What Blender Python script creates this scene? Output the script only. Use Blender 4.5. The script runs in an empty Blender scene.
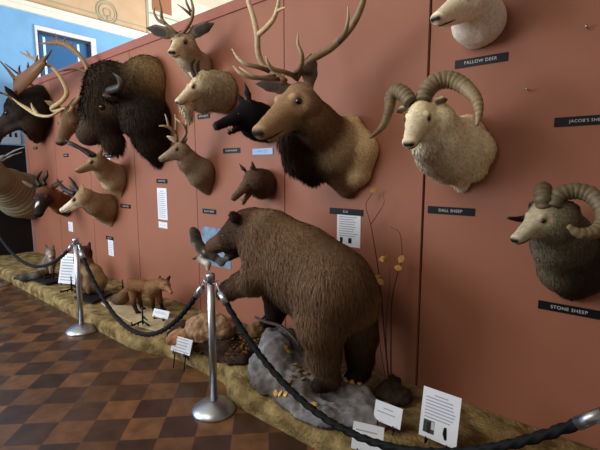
import bpy, bmesh, math, random
import numpy as np
from mathutils import Vector, noise as mnoise

random.seed(7); RNG = np.random.default_rng(7)
SC = bpy.context.scene; COL = SC.collection

# ------------------------------------------------------------------ camera and the survey of the room
FPX = 415.0; PITCH = math.radians(7.5); TH = math.radians(49.8); D = 2.66; EYE = 1.65; FAR = -8.85
hd = np.array([-math.cos(TH), math.sin(TH), 0.0]); RT = np.array([math.sin(TH), math.cos(TH), 0.0])
FW = hd * math.cos(PITCH) + np.array([0, 0, -math.sin(PITCH)]); UP = hd * math.sin(PITCH) + np.array([0, 0, math.cos(PITCH)])
CAM = np.array([0, 0, EYE])
def ray(x, y): return FW + RT * (x - 300) / FPX - UP * (y - 225) / FPX
def P(x, y, off=0.0):                       # a surveyed point standing off the partition by so many metres
    d = ray(x, y); return CAM + d * ((D - off) / d[1])
def G(x, y, z=0.0):                         # a surveyed point at height z
    d = ray(x, y); return CAM + d * ((z - EYE) / d[2])
def BW(x, y, off=0.0):                      # a surveyed point standing off the far blue wall
    d = ray(x, y); return CAM + d * ((FAR + off) / d[0])
def mpp(p): return float((np.asarray(p) - CAM) @ FW) / FPX
def rgb(r, g, b):
    return tuple(((c / 255) / 12.92 if c / 255 < 0.04045 else ((c / 255 + 0.055) / 1.055) ** 2.4) for c in (r, g, b))
def nrm(v): v = np.asarray(v, float); return v / (np.linalg.norm(v) + 1e-9)

# ------------------------------------------------------------------ tagging
def tag(o, label=None, cat=None, group=None, kind=None):
    if label: o['label'] = label
    if cat: o['category'] = cat
    if group: o['group'] = group
    if kind: o['kind'] = kind
    return o
def thing(name, loc, label, cat, group=None):
    o = bpy.data.objects.new(name, None); COL.objects.link(o); o.location = tuple(loc); o.empty_display_size = 0.1
    return tag(o, label, cat, group)
def link(name, me, mat, parent=None, smooth=True):
    o = bpy.data.objects.new(name, me); COL.objects.link(o)
    if mat is not None: me.materials.append(mat)
    if len(me.polygons): me.polygons.foreach_set('use_smooth', np.full(len(me.polygons), bool(smooth)))
    if parent is not None:
        o.parent = parent; o.matrix_parent_inverse.identity()
        lo = Vector(parent.location); g = parent.parent
        while g: lo = lo + Vector(g.location); g = g.parent
        o.location = -lo                    # vertices are written in room coordinates
    return o
def recentre(o):                            # give a one-mesh thing its origin at its own base
    me = o.data; n = len(me.vertices); co = np.empty(n * 3); me.vertices.foreach_get('co', co); co = co.reshape(-1, 3)
    b = np.array([co[:, 0].mean(), co[:, 1].mean(), co[:, 2].min()]); co -= b
    me.vertices.foreach_set('co', co.ravel()); o.location = tuple(b); me.update(); return o

# ------------------------------------------------------------------ materials
def mat(name, col, rough=0.6, metal=0.0, spec=0.3, var=0.0, scale=20.0, bump=0.0, col2=None, detail=4.0, bscale=None):
    m = bpy.data.materials.new(name); m.use_nodes = True; nt = m.node_tree; b = nt.nodes['Principled BSDF']
    b.inputs['Base Color'].default_value = (*col, 1); b.inputs['Roughness'].default_value = rough
    b.inputs['Metallic'].default_value = metal; b.inputs['Specular IOR Level'].default_value = spec
    if var or col2 or bump:
        tc = nt.nodes.new('ShaderNodeTexCoord'); ns = nt.nodes.new('ShaderNodeTexNoise'); ns.inputs['Scale'].default_value = scale
        ns.inputs['Detail'].default_value = detail; nt.links.new(tc.outputs['Object'], ns.inputs['Vector'])
        if var or col2:
            cr = nt.nodes.new('ShaderNodeValToRGB'); c2 = col2 or tuple(c * (1 + var) for c in col)
            c1 = col if col2 else tuple(c * (1 - var) for c in col)
            cr.color_ramp.elements[0].position = 0.35; cr.color_ramp.elements[1].position = 0.65
            cr.color_ramp.elements[0].color = (*c1, 1); cr.color_ramp.elements[1].color = (*c2, 1)
            nt.links.new(ns.outputs['Fac'], cr.inputs['Fac']); nt.links.new(cr.outputs['Color'], b.inputs['Base Color'])
        if bump:
            n2 = ns
            if bscale:
                n2 = nt.nodes.new('ShaderNodeTexNoise'); n2.inputs['Scale'].default_value = bscale; n2.inputs['Detail'].default_value = 5
                nt.links.new(tc.outputs['Object'], n2.inputs['Vector'])
            bp = nt.nodes.new('ShaderNodeBump'); bp.inputs['Strength'].default_value = bump; bp.inputs['Distance'].default_value = 0.02
            nt.links.new(n2.outputs['Fac'], bp.inputs['Height']); nt.links.new(bp.outputs['Normal'], b.inputs['Normal'])
    return m
def attr_mat(name, rough=0.85, spec=0.12, scale=60.0, var=0.35, bump=0.25, gain=1.0):
    m = bpy.data.materials.new(name); m.use_nodes = True; nt = m.node_tree; b = nt.nodes['Principled BSDF']
    b.inputs['Roughness'].default_value = rough; b.inputs['Specular IOR Level'].default_value = spec
    at = nt.nodes.new('ShaderNodeAttribute'); at.attribute_name = 'col'
    tc = nt.nodes.new('ShaderNodeTexCoord'); ns = nt.nodes.new('ShaderNodeTexNoise')
    ns.inputs['Scale'].default_value = scale; ns.inputs['Detail'].default_value = 3
    nt.links.new(tc.outputs['Object'], ns.inputs['Vector'])
    mr = nt.nodes.new('ShaderNodeMapRange'); mr.inputs[1].default_value = 0.3; mr.inputs[2].default_value = 0.7
    mr.inputs[3].default_value = gain * (1 - var); mr.inputs[4].default_value = gain * (1 + var); nt.links.new(ns.outputs['Fac'], mr.inputs[0])
    vm = nt.nodes.new('ShaderNodeVectorMath'); vm.operation = 'SCALE'
    nt.links.new(at.outputs['Color'], vm.inputs[0]); nt.links.new(mr.outputs[0], vm.inputs['Scale'])
    nt.links.new(vm.outputs[0], b.inputs['Base Color'])
    if bump:
        bp = nt.nodes.new('ShaderNodeBump'); bp.inputs['Strength'].default_value = bump; bp.inputs['Distance'].default_value = 0.01
        nt.links.new(ns.outputs['Fac'], bp.inputs['Height']); nt.links.new(bp.outputs['Normal'], b.inputs['Normal'])
    return m
FUR = attr_mat('fur', var=0.16, bump=0.15, gain=1.3); STONE = attr_mat('painted_stone', rough=0.9, spec=0.2, scale=18, var=0.35, bump=0.9)
HORN = attr_mat('horn', rough=0.5, spec=0.35, scale=40, var=0.2, bump=0.3)
M = {}
M['eye'] = mat('glass_eye', rgb(14, 9, 7), 0.08, spec=0.6)
M['black'] = mat('black_plastic', rgb(14, 14, 15), 0.4)
M['plate'] = mat('engraved_black_plate', rgb(9, 10, 15), 0.5, spec=0.2)
M['skyplate'] = mat('plate_painted_sky_reflection', rgb(70, 120, 180), 0.3, spec=0.5)  # blue sky reflection painted into the colour of a black plate
M['letter'] = mat('white_lettering', rgb(190, 190, 192), 0.6)
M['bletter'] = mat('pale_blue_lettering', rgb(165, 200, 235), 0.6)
M['paper'] = mat('paper', rgb(222, 224, 230), 0.8)
M['bpaper'] = mat('blue_grey_paper', rgb(120, 142, 165), 0.8, var=0.35, scale=9)
M['ink'] = mat('grey_ink', rgb(158, 162, 174), 0.9)
M['dink'] = mat('dark_print', rgb(22, 20, 20), 0.8)
M['chrome'] = mat('brushed_steel', rgb(176, 180, 188), 0.36, metal=1.0)
M['rope'] = mat('black_rope', rgb(13, 13, 15), 0.75, spec=0.2)
M['twig'] = mat('twig_bark', rgb(52, 34, 24), 0.9)
M['leaf'] = mat('dry_yellow_leaf', rgb(205, 160, 90), 0.8, var=0.25, scale=30)
M['litter'] = mat('dead_leaf_litter', rgb(70, 45, 28), 0.9, col2=rgb(150, 105, 62), scale=25)

# ------------------------------------------------------------------ mesh helpers
def me_arrays(name, V, faces4=None, faces3=None, col=None):
    me = bpy.data.meshes.new(name); V = np.asarray(V, np.float32)
    f4 = np.zeros((0, 4), np.int32) if faces4 is None else np.asarray(faces4, np.int32)
    f3 = np.zeros((0, 3), np.int32) if faces3 is None else np.asarray(faces3, np.int32)
    me.vertices.add(len(V)); me.vertices.foreach_set('co', V.ravel())
    nl = f4.size + f3.size; me.loops.add(nl); me.loops.foreach_set('vertex_index', np.concatenate([f4.ravel(), f3.ravel()]))
    me.polygons.add(len(f4) + len(f3))
    st = np.concatenate([np.arange(len(f4)) * 4, f4.size + np.arange(len(f3)) * 3]).astype(np.int32)
    me.polygons.foreach_set('loop_start', st)
    me.update(calc_edges=True)
    if col is not None:
        a = me.attributes.new('col', 'FLOAT_COLOR', 'POINT'); c = np.ones((len(V), 4), np.float32); c[:, :3] = col
        a.data.foreach_set('color', c.ravel())
    me.validate(); return me
class MB:                                    # collects boxes, tubes and lathes into one mesh
    def __init__(s): s.V = []; s.F4 = []; s.F3 = []; s.C = []; s.n = 0
    def add(s, V, F4=(), F3=(), c=(1, 1, 1)):
        V = np.asarray(V, float); s.V.append(V); c = np.asarray(c, float)
        s.C.append(np.broadcast_to(c, (len(V), 3)))
        if len(F4): s.F4.append(np.asarray(F4, int) + s.n)
        if len(F3): s.F3.append(np.asarray(F3, int) + s.n)
        s.n += len(V); return s
    def box(s, lo, hi, c=(1, 1, 1)):
        (a, b, d), (e, f, g) = lo, hi
        V = [(a, b, d), (e, b, d), (e, f, d), (a, f, d), (a, b, g), (e, b, g), (e, f, g), (a, f, g)]
        return s.add(V, [(3, 2, 1, 0), (4, 5, 6, 7), (0, 1, 5, 4), (1, 2, 6, 5), (2, 3, 7, 6), (3, 0, 4, 7)], c=c)
    def obox(s, o, x, y, z, c=(1, 1, 1)):     # oriented box from corner o with edge vectors x y z
        o, x, y, z = map(np.asarray, (o, x, y, z))
        V = [o, o + x, o + x + y, o + y, o + z, o + x + z, o + x + y + z, o + y + z]
        return s.add(V, [(3, 2, 1, 0), (4, 5, 6, 7), (0, 1, 5, 4), (1, 2, 6, 5), (2, 3, 7, 6), (3, 0, 4, 7)], c=c)
    def tube(s, pts, rad, seg=8, res=6, c=(1, 1, 1), c2=None, ridge=None, flat=1.0, caps=True, twist=None):
        Q, R = spline(pts, rad, res); n = len(Q); T = np.gradient(Q, axis=0); T /= np.linalg.norm(T, axis=1)[:, None] + 1e-9
        u = np.cross(T[0], (0, 0, 1.0)); u = np.cross(T[0], (0, 1.0, 0)) if np.linalg.norm(u) < 0.1 else u; u = nrm(u)
        L = np.concatenate([[0], np.cumsum(np.linalg.norm(np.diff(Q, axis=0), axis=1))])
        a = np.arange(seg) * 2 * math.pi / seg; V = []; C = []
        for i in range(n):
            u = nrm(u - T[i] * (u @ T[i])); w = np.cross(T[i], u); r = R[i]
            rr = np.full(seg, r)
            if ridge: rr = rr * (1 + ridge[0] * abs(math.sin(L[i] * math.pi / ridge[1])) - ridge[0])
            if twist: rr = rr * (1 + twist[0] * np.sin(3 * a + L[i] * 2 * math.pi / twist[1]))
            V.append(Q[i] + np.outer(rr * np.cos(a), u) + np.outer(rr * np.sin(a) * flat, w))
            t = i / (n - 1); cc = np.asarray(c) if c2 is None else np.asarray(c) * (1 - t) + np.asarray(c2) * t
            if ridge: cc = cc * (1 - 0.45 * (1 - abs(math.sin(L[i] * math.pi / ridge[1]))) ** 3)
            C.append(np.repeat(cc[None], seg, 0))
        V = np.concatenate(V); C = np.concatenate(C); F = []
        j = np.arange(seg); k = (j + 1) % seg
        for i in range(n - 1): F.append(np.stack([i * seg + j, i * seg + k, (i + 1) * seg + k, (i + 1) * seg + j], 1))
        F3 = []
        if caps:
            V = np.concatenate([V, [Q[0], Q[-1]]]); C = np.concatenate([C, C[:1], C[-1:]])
            F3 = [(n * seg, k_, j_) for j_, k_ in zip(j, k)] + [(n * seg + 1, (n - 1) * seg + j_, (n - 1) * seg + k_) for j_, k_ in zip(j, k)]
        return s.add(V, np.concatenate(F), F3, c=C)
    def lathe(s, o, prof, seg=28, c=(1, 1, 1)):
        a = np.arange(seg) * 2 * math.pi / seg; V = [np.stack([o[0] + r * np.cos(a), o[1] + r * np.sin(a), np.full(seg, o[2] + z)], 1) for r, z in prof]
        j = np.arange(seg); k = (j + 1) % seg
        F = [np.stack([i * seg + j, i * seg + k, (i + 1) * seg + k, (i + 1) * seg + j], 1) for i in range(len(prof) - 1)]
        return s.add(np.concatenate(V), np.concatenate(F), c=c)
    def sphere(s, o, r, c=(1, 1, 1), n=10):
        return s.lathe(o, [(max(r * math.sin(t), 1e-5), -r * math.cos(t)) for t in np.linspace(0, math.pi, n)], 14, c)
    def build(s, name, m, parent=None, smooth=True):
        me = me_arrays(name, np.concatenate(s.V), np.concatenate(s.F4) if s.F4 else None, np.concatenate(s.F3) if s.F3 else None, np.concatenate(s.C))
        return link(name, me, m, parent, smooth)
def spline(pts, rad, res):
    pts = np.asarray(pts, float); rad = np.asarray(rad, float); n = len(pts)
    if n == 2 or res <= 1: return pts, rad
    E = np.concatenate([[2 * pts[0] - pts[1]], pts, [2 * pts[-1] - pts[-2]]]); Q = []; R = []
    for i in range(n - 1):
        p0, p1, p2, p3 = E[i:i + 4]
        for t in np.linspace(0, 1, res, endpoint=False):
            Q.append(0.5 * (2 * p1 + (p2 - p0) * t + (2 * p0 - 5 * p1 + 4 * p2 - p3) * t * t + (3 * p1 - p0 - 3 * p2 + p3) * t ** 3))
            R.append(rad[i] * (1 - t) + rad[i + 1] * t)
    Q.append(pts[-1]); R.append(rad[-1]); return np.array(Q), np.array(R)

# ------------------------------------------------------------------ bodies: one continuous skin grown round a skeleton of tapered bones
class Body:
    def __init__(s, h, k=0.05): s.h = h; s.k = k; s.pr = []; s.de = []; s.cuts = []; s.sub = []
    def bone(s, a, b, ra, rb, col, fur=0.02, k=None, flat=None, comb=None):
        a = np.asarray(a, float); b = np.asarray(b, float)
        s.pr.append(dict(a=a, b=b, ra=ra, rb=rb, col=np.array(col), fur=fur, k=s.k if k is None else k, flat=flat,
                         comb=nrm(comb) if comb is not None else nrm(b - a + 1e-6)))
    def chain(s, pts, rads, col, **kw):
        for i in range(len(pts) - 1): s.bone(pts[i], pts[i + 1], rads[i], rads[i + 1], col[i] if isinstance(col, list) else col, **kw)
    def ball(s, c, r, col, **kw):
        kw.setdefault('comb', (0, 0, -1)); s.bone(c, np.asarray(c, float) + 1e-4, r, r, col, **kw)
    def patch(s, a, b, r, col, soft=0.02, fur=None): s.de.append((np.asarray(a, float), np.asarray(b, float), r, np.array(col), soft, fur))
    def carve(s, a, b, r): s.sub.append(dict(a=np.asarray(a, float), b=np.asarray(b, float), ra=r, rb=r, flat=None))
    def cut(s, n, d): s.cuts.append((np.asarray(n, float), d))      # keep the side where n.p < d
    def field(s, q):
        f = 1.0
        for p in s.pr:
            d = float(s.dist(p, q[None])[0]); k = p['k']; e = min(max(0.5 + 0.5 * (f - d) / k, 0), 1); f = f * (1 - e) + d * e - k * e * (1 - e)
        return f
    def surf(s, o, d, far=0.6):                 # first point of the skin met going from o along d
        o = np.asarray(o, float); d = nrm(d); t = 0.0
        while t < far:
            f = s.field(o + d * t)
            if f < 0.001: break
            t += max(f * 0.6, 0.001)
        return o + d * t
    @staticmethod
    def dist(p, q):
        X = q
        if p.get('flat') is not None:
            n, f = p['flat']; n = nrm(n); X = q + ((q - p['a']) @ n)[..., None] * n * (f - 1)
        ab = p['b'] - p['a']; t = np.clip(((X - p['a']) @ ab) / (ab @ ab + 1e-12), 0, 1)
        return np.linalg.norm(X - p['a'] - t[..., None] * ab, axis=-1) - (p['ra'] + (p['rb'] - p['ra']) * t)
    def mesh(s, name, blades=0, width=0.006, lift=0.35, droop=0.3, smooth=1, curl=0.0, noise=0.0, cvar=0.3):
        h = s.h; lo = np.min([np.minimum(p['a'] - p['ra'], p['b'] - p['rb']) for p in s.pr], 0) - 3 * h
        hi = np.max([np.maximum(p['a'] + p['ra'], p['b'] + p['rb']) for p in s.pr], 0) + 3 * h
        N = np.ceil((hi - lo) / h).astype(int) + 1; ax = [lo[i] + h * np.arange(N[i]) for i in range(3)]
        F = np.full(N, 1.0)
        def region(p, m):
            a = np.minimum(p['a'] - p['ra'], p['b'] - p['rb']) - m; b = np.maximum(p['a'] + p['ra'], p['b'] + p['rb']) + m
            i0 = np.clip(((a - lo) / h).astype(int), 0, N); i1 = np.clip(((b - lo) / h).astype(int) + 2, 0, N)
            sl = tuple(slice(x, y) for x, y in zip(i0, i1))
            return sl, np.stack(np.meshgrid(*[ax[i][sl[i]] for i in range(3)], indexing='ij'), -1)
        for p in s.pr:
            sl, q = region(p, p['k'] + 2 * h); d = s.dist(p, q); f = F[sl]; k = p['k']
            e = np.clip(0.5 + 0.5 * (f - d) / k, 0, 1); F[sl] = f * (1 - e) + d * e - k * e * (1 - e)
        for p in s.sub:
            sl, q = region(p, 3 * h); F[sl] = np.maximum(F[sl], -s.dist(p, q))
        if s.cuts:
            q = np.stack(np.meshgrid(*ax, indexing='ij'), -1)
            for n, d in s.cuts: F = np.maximum(F, q @ n - d)
        V, Q = surface_nets(F, lo, h)
        for _ in range(smooth): V = relax(V, Q)
        for n, d in s.cuts:
            e = V @ n - d; V = V - np.maximum(e, 0)[:, None] * n
        # colours, fur length and lie from the nearest bones
        dm = np.stack([s.dist(p, V) for p in s.pr]); w = np.exp(-(dm - dm.min(0)) / (1.4 * h)); w /= w.sum(0)
        col = w.T @ np.stack([p['col'] for p in s.pr]); fur = w.T @ np.array([p['fur'] for p in s.pr]); comb = w.T @ np.stack([p['comb'] for p in s.pr])
        for a, b, r, c, so, fl in s.de:
            d = s.dist(dict(a=a, b=b, ra=r, rb=r), V); e = np.clip(0.5 - d / (2 * so), 0, 1)[:, None]; col = col * (1 - e) + c * e
            if fl is not None: fur = fur * (1 - e[:, 0]) + fl * e[:, 0]
        nv = vnormals(V, Q)
        if noise:
            V = V + nv * (noise * np.array([mnoise.fractal(Vector(v * 6), 1.0, 2.0, 4) for v in V]))[:, None]; nv = vnormals(V, Q)
        if not blades:
            me = me_arrays(name, V, Q, None, col); return me
        pa = np.zeros(len(V)); a4 = np.linalg.norm(np.cross(V[Q[:, 2]] - V[Q[:, 0]], V[Q[:, 3]] - V[Q[:, 1]]), axis=1)
        for i in range(4): np.add.at(pa, Q[:, i], a4)
        ok = fur > 0.004
        for n, d in s.cuts: ok &= (V @ n - d) < -0.015
        pr = pa * ok; pr /= pr.sum(); idx = RNG.choice(len(V), blades, p=pr)
        n = nv[idx]; r = V[idx]; cb = comb[idx] + RNG.normal(0, 0.28, (blades, 3)); cb -= n * np.sum(cb * n, 1)[:, None]
        cb /= np.linalg.norm(cb, axis=1)[:, None] + 1e-6; L = fur[idx] * RNG.uniform(0.6, 1.35, blades)
        dr = cb + n * (lift * RNG.uniform(0.6, 1.5, blades))[:, None]; dr /= np.linalg.norm(dr, axis=1)[:, None]
        sd = np.cross(dr, n); sd += RNG.normal(0, 0.3, sd.shape); sd /= np.linalg.norm(sd, axis=1)[:, None] + 1e-6
        wv = width * RNG.uniform(0.6, 1.3, blades); g = np.array([0, 0, -1.0])
        mid = r + dr * (L * 0.45)[:, None]; tip = r + dr * L[:, None] + g * (droop * L)[:, None] + RNG.normal(0, 1, (blades, 3)) * (curl * L)[:, None]
        A = mid - sd * (wv / 2)[:, None]; B = mid + sd * (wv / 2)[:, None]
        for cn, cd in s.cuts:
            for X in (A, B, tip): X -= np.maximum(X @ cn - cd + 0.001, 0)[:, None] * cn
        m0 = len(V); i = np.arange(blades)
        VV = np.concatenate([V, A, B, tip]); F3 = np.concatenate([np.stack([idx, m0 + blades + i, m0 + i], 1), np.stack([m0 + i, m0 + blades + i, m0 + 2 * blades + i], 1)])
        for tri, (X0, X1, X2) in ((0, (r, B, A)), (1, (A, B, tip))):
            w_ = np.sum(np.cross(X1 - X0, X2 - X0) * n, 1) < 0; sl = slice(tri * blades, (tri + 1) * blades); f_ = F3[sl]; f_[w_] = f_[w_][:, [0, 2, 1]]; F3[sl] = f_
        cm = col[idx] * RNG.uniform(1 - cvar, 1 + cvar, (blades, 1)); CC = np.concatenate([col, cm, cm, cm * 1.1])
        me = me_arrays(name, VV, Q, F3, CC)
        NN = np.concatenate([nv, n, n, n])
        me.polygons.foreach_set('use_smooth', np.ones(len(me.polygons), bool))
        if len(me.vertices) == len(NN): me.normals_split_custom_set_from_vertices(NN.tolist())
        return me
def surface_nets(F, lo, h):
    S = F < 0; N = np.array(F.shape); CN = N - 1; nc = int(np.prod(CN)); cnt = np.zeros(nc); acc = np.zeros((nc, 3)); edges = []
    st = np.array([CN[1] * CN[2], CN[2], 1])
    for axx in range(3):
        a = [slice(None)] * 3; b = [slice(None)] * 3; a[axx] = slice(0, -1); b[axx] = slice(1, None)
        X = S[tuple(a)] != S[tuple(b)]; I = np.stack(np.nonzero(X), 1)
        f0 = F[tuple(a)][X]; f1 = F[tuple(b)][X]; t = f0 / (f0 - f1); pt = I.astype(float); pt[:, axx] += t
        o1, o2 = [i for i in range(3) if i != axx]; cells = []; good = np.ones(len(I), bool)
        for da, db in ((0, 0), (-1, 0), (-1, -1), (0, -1)):
            c = I.copy(); c[:, o1] += da; c[:, o2] += db; g = np.all((c >= 0) & (c < CN), 1); good &= g
            ci = c @ st; np.add.at(cnt, ci[g], 1); np.add.at(acc, ci[g], pt[g]); cells.append(ci)
        flip = (f0 < 0) ^ (axx == 1); q = np.stack(cells, 1)[good]; fl = flip[good]
        q[fl] = q[fl][:, ::-1]; edges.append(q)
    ids = np.full(nc, -1); k = np.nonzero(cnt)[0]; ids[k] = np.arange(len(k))
    V = lo + h * acc[k] / cnt[k][:, None]; Q = ids[np.concatenate(edges)]
    return V, Q[:, ::-1]
def relax(V, Q):
    A = np.zeros_like(V); c = np.zeros(len(V))
    for i in range(4):
        for j in (1, 3): np.add.at(A, Q[:, i], V[Q[:, (i + j) % 4]]); np.add.at(c, Q[:, i], 1)
    return V * 0.5 + 0.5 * A / np.maximum(c, 1)[:, None]
def vnormals(V, Q):
    fn = np.cross(V[Q[:, 2]] - V[Q[:, 0]], V[Q[:, 3]] - V[Q[:, 1]]); n = np.zeros_like(V)
    for i in range(4): np.add.at(n, Q[:, i], fn)
    return n / (np.linalg.norm(n, axis=1)[:, None] + 1e-12)
class Frame:                                  # a head's own axes: u poll to nose, v to its side, w up
    def __init__(s, K, N, up=(0, 0, 1)):
        s.K = np.asarray(K); s.L = float(np.linalg.norm(N - s.K)); s.u = nrm(N - s.K); s.v = nrm(np.cross(up, s.u)); s.w = np.cross(s.u, s.v)
    def __call__(s, u, v, w): return s.K + s.L * (u * s.u + v * s.v + w * s.w)
def eyes(root, H, u, w, r, b):
    for sg in (-1, 1):
        q = b.surf(H(u, sg * 0.6, w), -sg * H.v)
        MB().sphere(q - sg * H.v * r * 0.45, r).build('eye', M['eye'], root)

def mouth(root, H, b, w0=-0.178, w1=-0.25, u1=0.72, col=(0.02, 0.014, 0.012), r=0.012):
    def on(u, w, sg):
        for i in range(25):
            q = b.surf(H(u, sg * 0.3, w + 0.01 * i), -sg * H.v, 0.3 * H.L)
            if b.field(q) < 0.004: return q
        return H(u, 0, w)
    side = lambda sg: [on(u, w0 + (w1 - w0) * t, sg) for u, t in ((u1, 1.0), (u1 + 0.1, 0.62), (0.90, 0.3), (0.95, 0.1))]
    fr = b.surf(H(1.4, 0, w0), -H.u, 0.5 * H.L); fr = fr if b.field(fr) < 0.004 else H(0.98, 0, w0)
    pts = side(-1) + [fr] + side(1)[::-1]
    mb = MB(); mb.tube(pts, [r * 0.4 * H.L] + [r * H.L] * (len(pts) - 2) + [r * 0.4 * H.L], seg=6, res=4, c=col); mb.build('mouth', HORN, root)

def ungulate_head(b, H, col, muz=None, nose=(0.012, 0.010, 0.009), fur=0.008, earw=0.085, earcol=None, earin=None, wide=1.0, ears=None, deep=1.0, eye=(0.37, -0.10), lid=None):
    L = H.L; muz = muz or col; earcol = earcol or col; earin = earin or tuple(c * 0.7 for c in col); bk = -H.u
    k = 0.06 * L; W = wide
    b.bone(H(0.13, 0, -0.20), H(0.40, 0, -0.19), 0.19 * L * W, 0.175 * L * W, col, fur, k=k, comb=bk)
    b.bone(H(0.38, 0, -0.17), H(0.93, 0, -0.085), 0.165 * L * W, 0.098 * L * W, muz, fur * 0.6, k=k, comb=bk)
    b.bone(H(0.22, 0, -0.38 * deep), H(0.86, 0, -0.20 * deep), 0.13 * L * W, 0.062 * L * W, muz, fur, k=k, comb=bk)
    for sg in (-1, 1):
        b.ball(H(0.25, sg * 0.09, -0.27), 0.135 * L * W, col, fur=fur, k=k, comb=bk)
        b.ball(H(eye[0] - 0.03, sg * 0.13 * W, eye[1] + 0.035), 0.060 * L, col, fur=fur * 0.5, k=0.04 * L, comb=bk)
        b.ball(H(0.95, sg * 0.045, -0.07), 0.066 * L * W, muz, fur=0, k=0.03 * L)
    mixc = lambda c, f: tuple(min(x * f, 0.9) for x in c)
    b.patch(H(0.42, 0, 0.0), H(0.86, 0, 0.02), 0.045 * L, mixc(muz, 0.72), 0.05 * L); b.patch(H(0.98, 0, -0.27), H(0.72, 0, -0.36), 0.075 * L, mixc(muz, 1.35), 0.05 * L)
    for sg in (-1, 1):
        if ears: t = ears[0 if sg < 0 else 1]; tip = np.asarray(t) if len(t) == 3 and isinstance(t, np.ndarray) else H(*t)
        else: tip = H(-0.10, sg * 0.53, 0.12)
        base = H(0.03, sg * 0.14, -0.12); m = base * 0.5 + tip * 0.5 + H.w * 0.02 * L
        ax = nrm(tip - base); fn = nrm(CAM - m); fn = nrm(fn - ax * (fn @ ax)); fn = nrm(0.6 * fn + 0.6 * (H.u - ax * (H.u @ ax)) + 0.2 * sg * H.v)
        fn = nrm(fn - ax * (fn @ ax))
        b.chain([base, base * 0.66 + tip * 0.34 + H.w * 0.015 * L, base * 0.34 + tip * 0.66 + H.w * 0.015 * L, tip], [0.05 * L, 0.92 * earw * L, 0.84 * earw * L, 0.016 * L], earcol, fur=min(fur, 0.006), k=0.02 * L, flat=(fn, 2.3))
        b.patch(m * 0.85 + base * 0.15 + fn * 0.05 * L, tip * 0.7 + m * 0.3 + fn * 0.03 * L, earw * 0.62 * L, earin, 0.018 * L, 0.0)
        q = b.surf(H(1.25, sg * 0.06, -0.04), H(1.0, sg * 0.05, -0.06) - H(1.25, sg * 0.06, -0.04)); b.patch(q, q + H.v * sg * 0.02 * L, 0.030 * L, tuple(c * 0.25 for c in nose), 0.014 * L, 0.0)
        q = b.surf(H(eye[0], sg * 0.6, eye[1]), -sg * H.v); b.patch(q, q, 0.105 * L, mixc(col, 1.3), 0.05 * L); b.patch(q - H.u * 0.02 * L, q + H.u * 0.03 * L, 0.06 * L, lid or tuple(c * 0.35 for c in col), 0.035 * L, 0.0)
    q = b.surf(H(1.4, 0, -0.05), -H.u)
    b.patch(q - H.v * 0.05 * L, q + H.v * 0.05 * L, max(0.046 * L, 0.015), nose, 0.03 * L, 0.0)
def PT(l): return [P(*q) for q in l]
def RP(l, r): return [x * mpp(P(*q)) for x, q in zip(r, l)]
def horn_tube(mb, px, rpx, c, c2=None, f=P, **kw):
    pts = [f(*q) for q in px]; mb.tube(pts, [r * mpp(p) for r, p in zip(rpx, pts)], c=c, c2=c2, **kw)
WCUT = ((0, 1, 0), D - 0.004)

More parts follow.
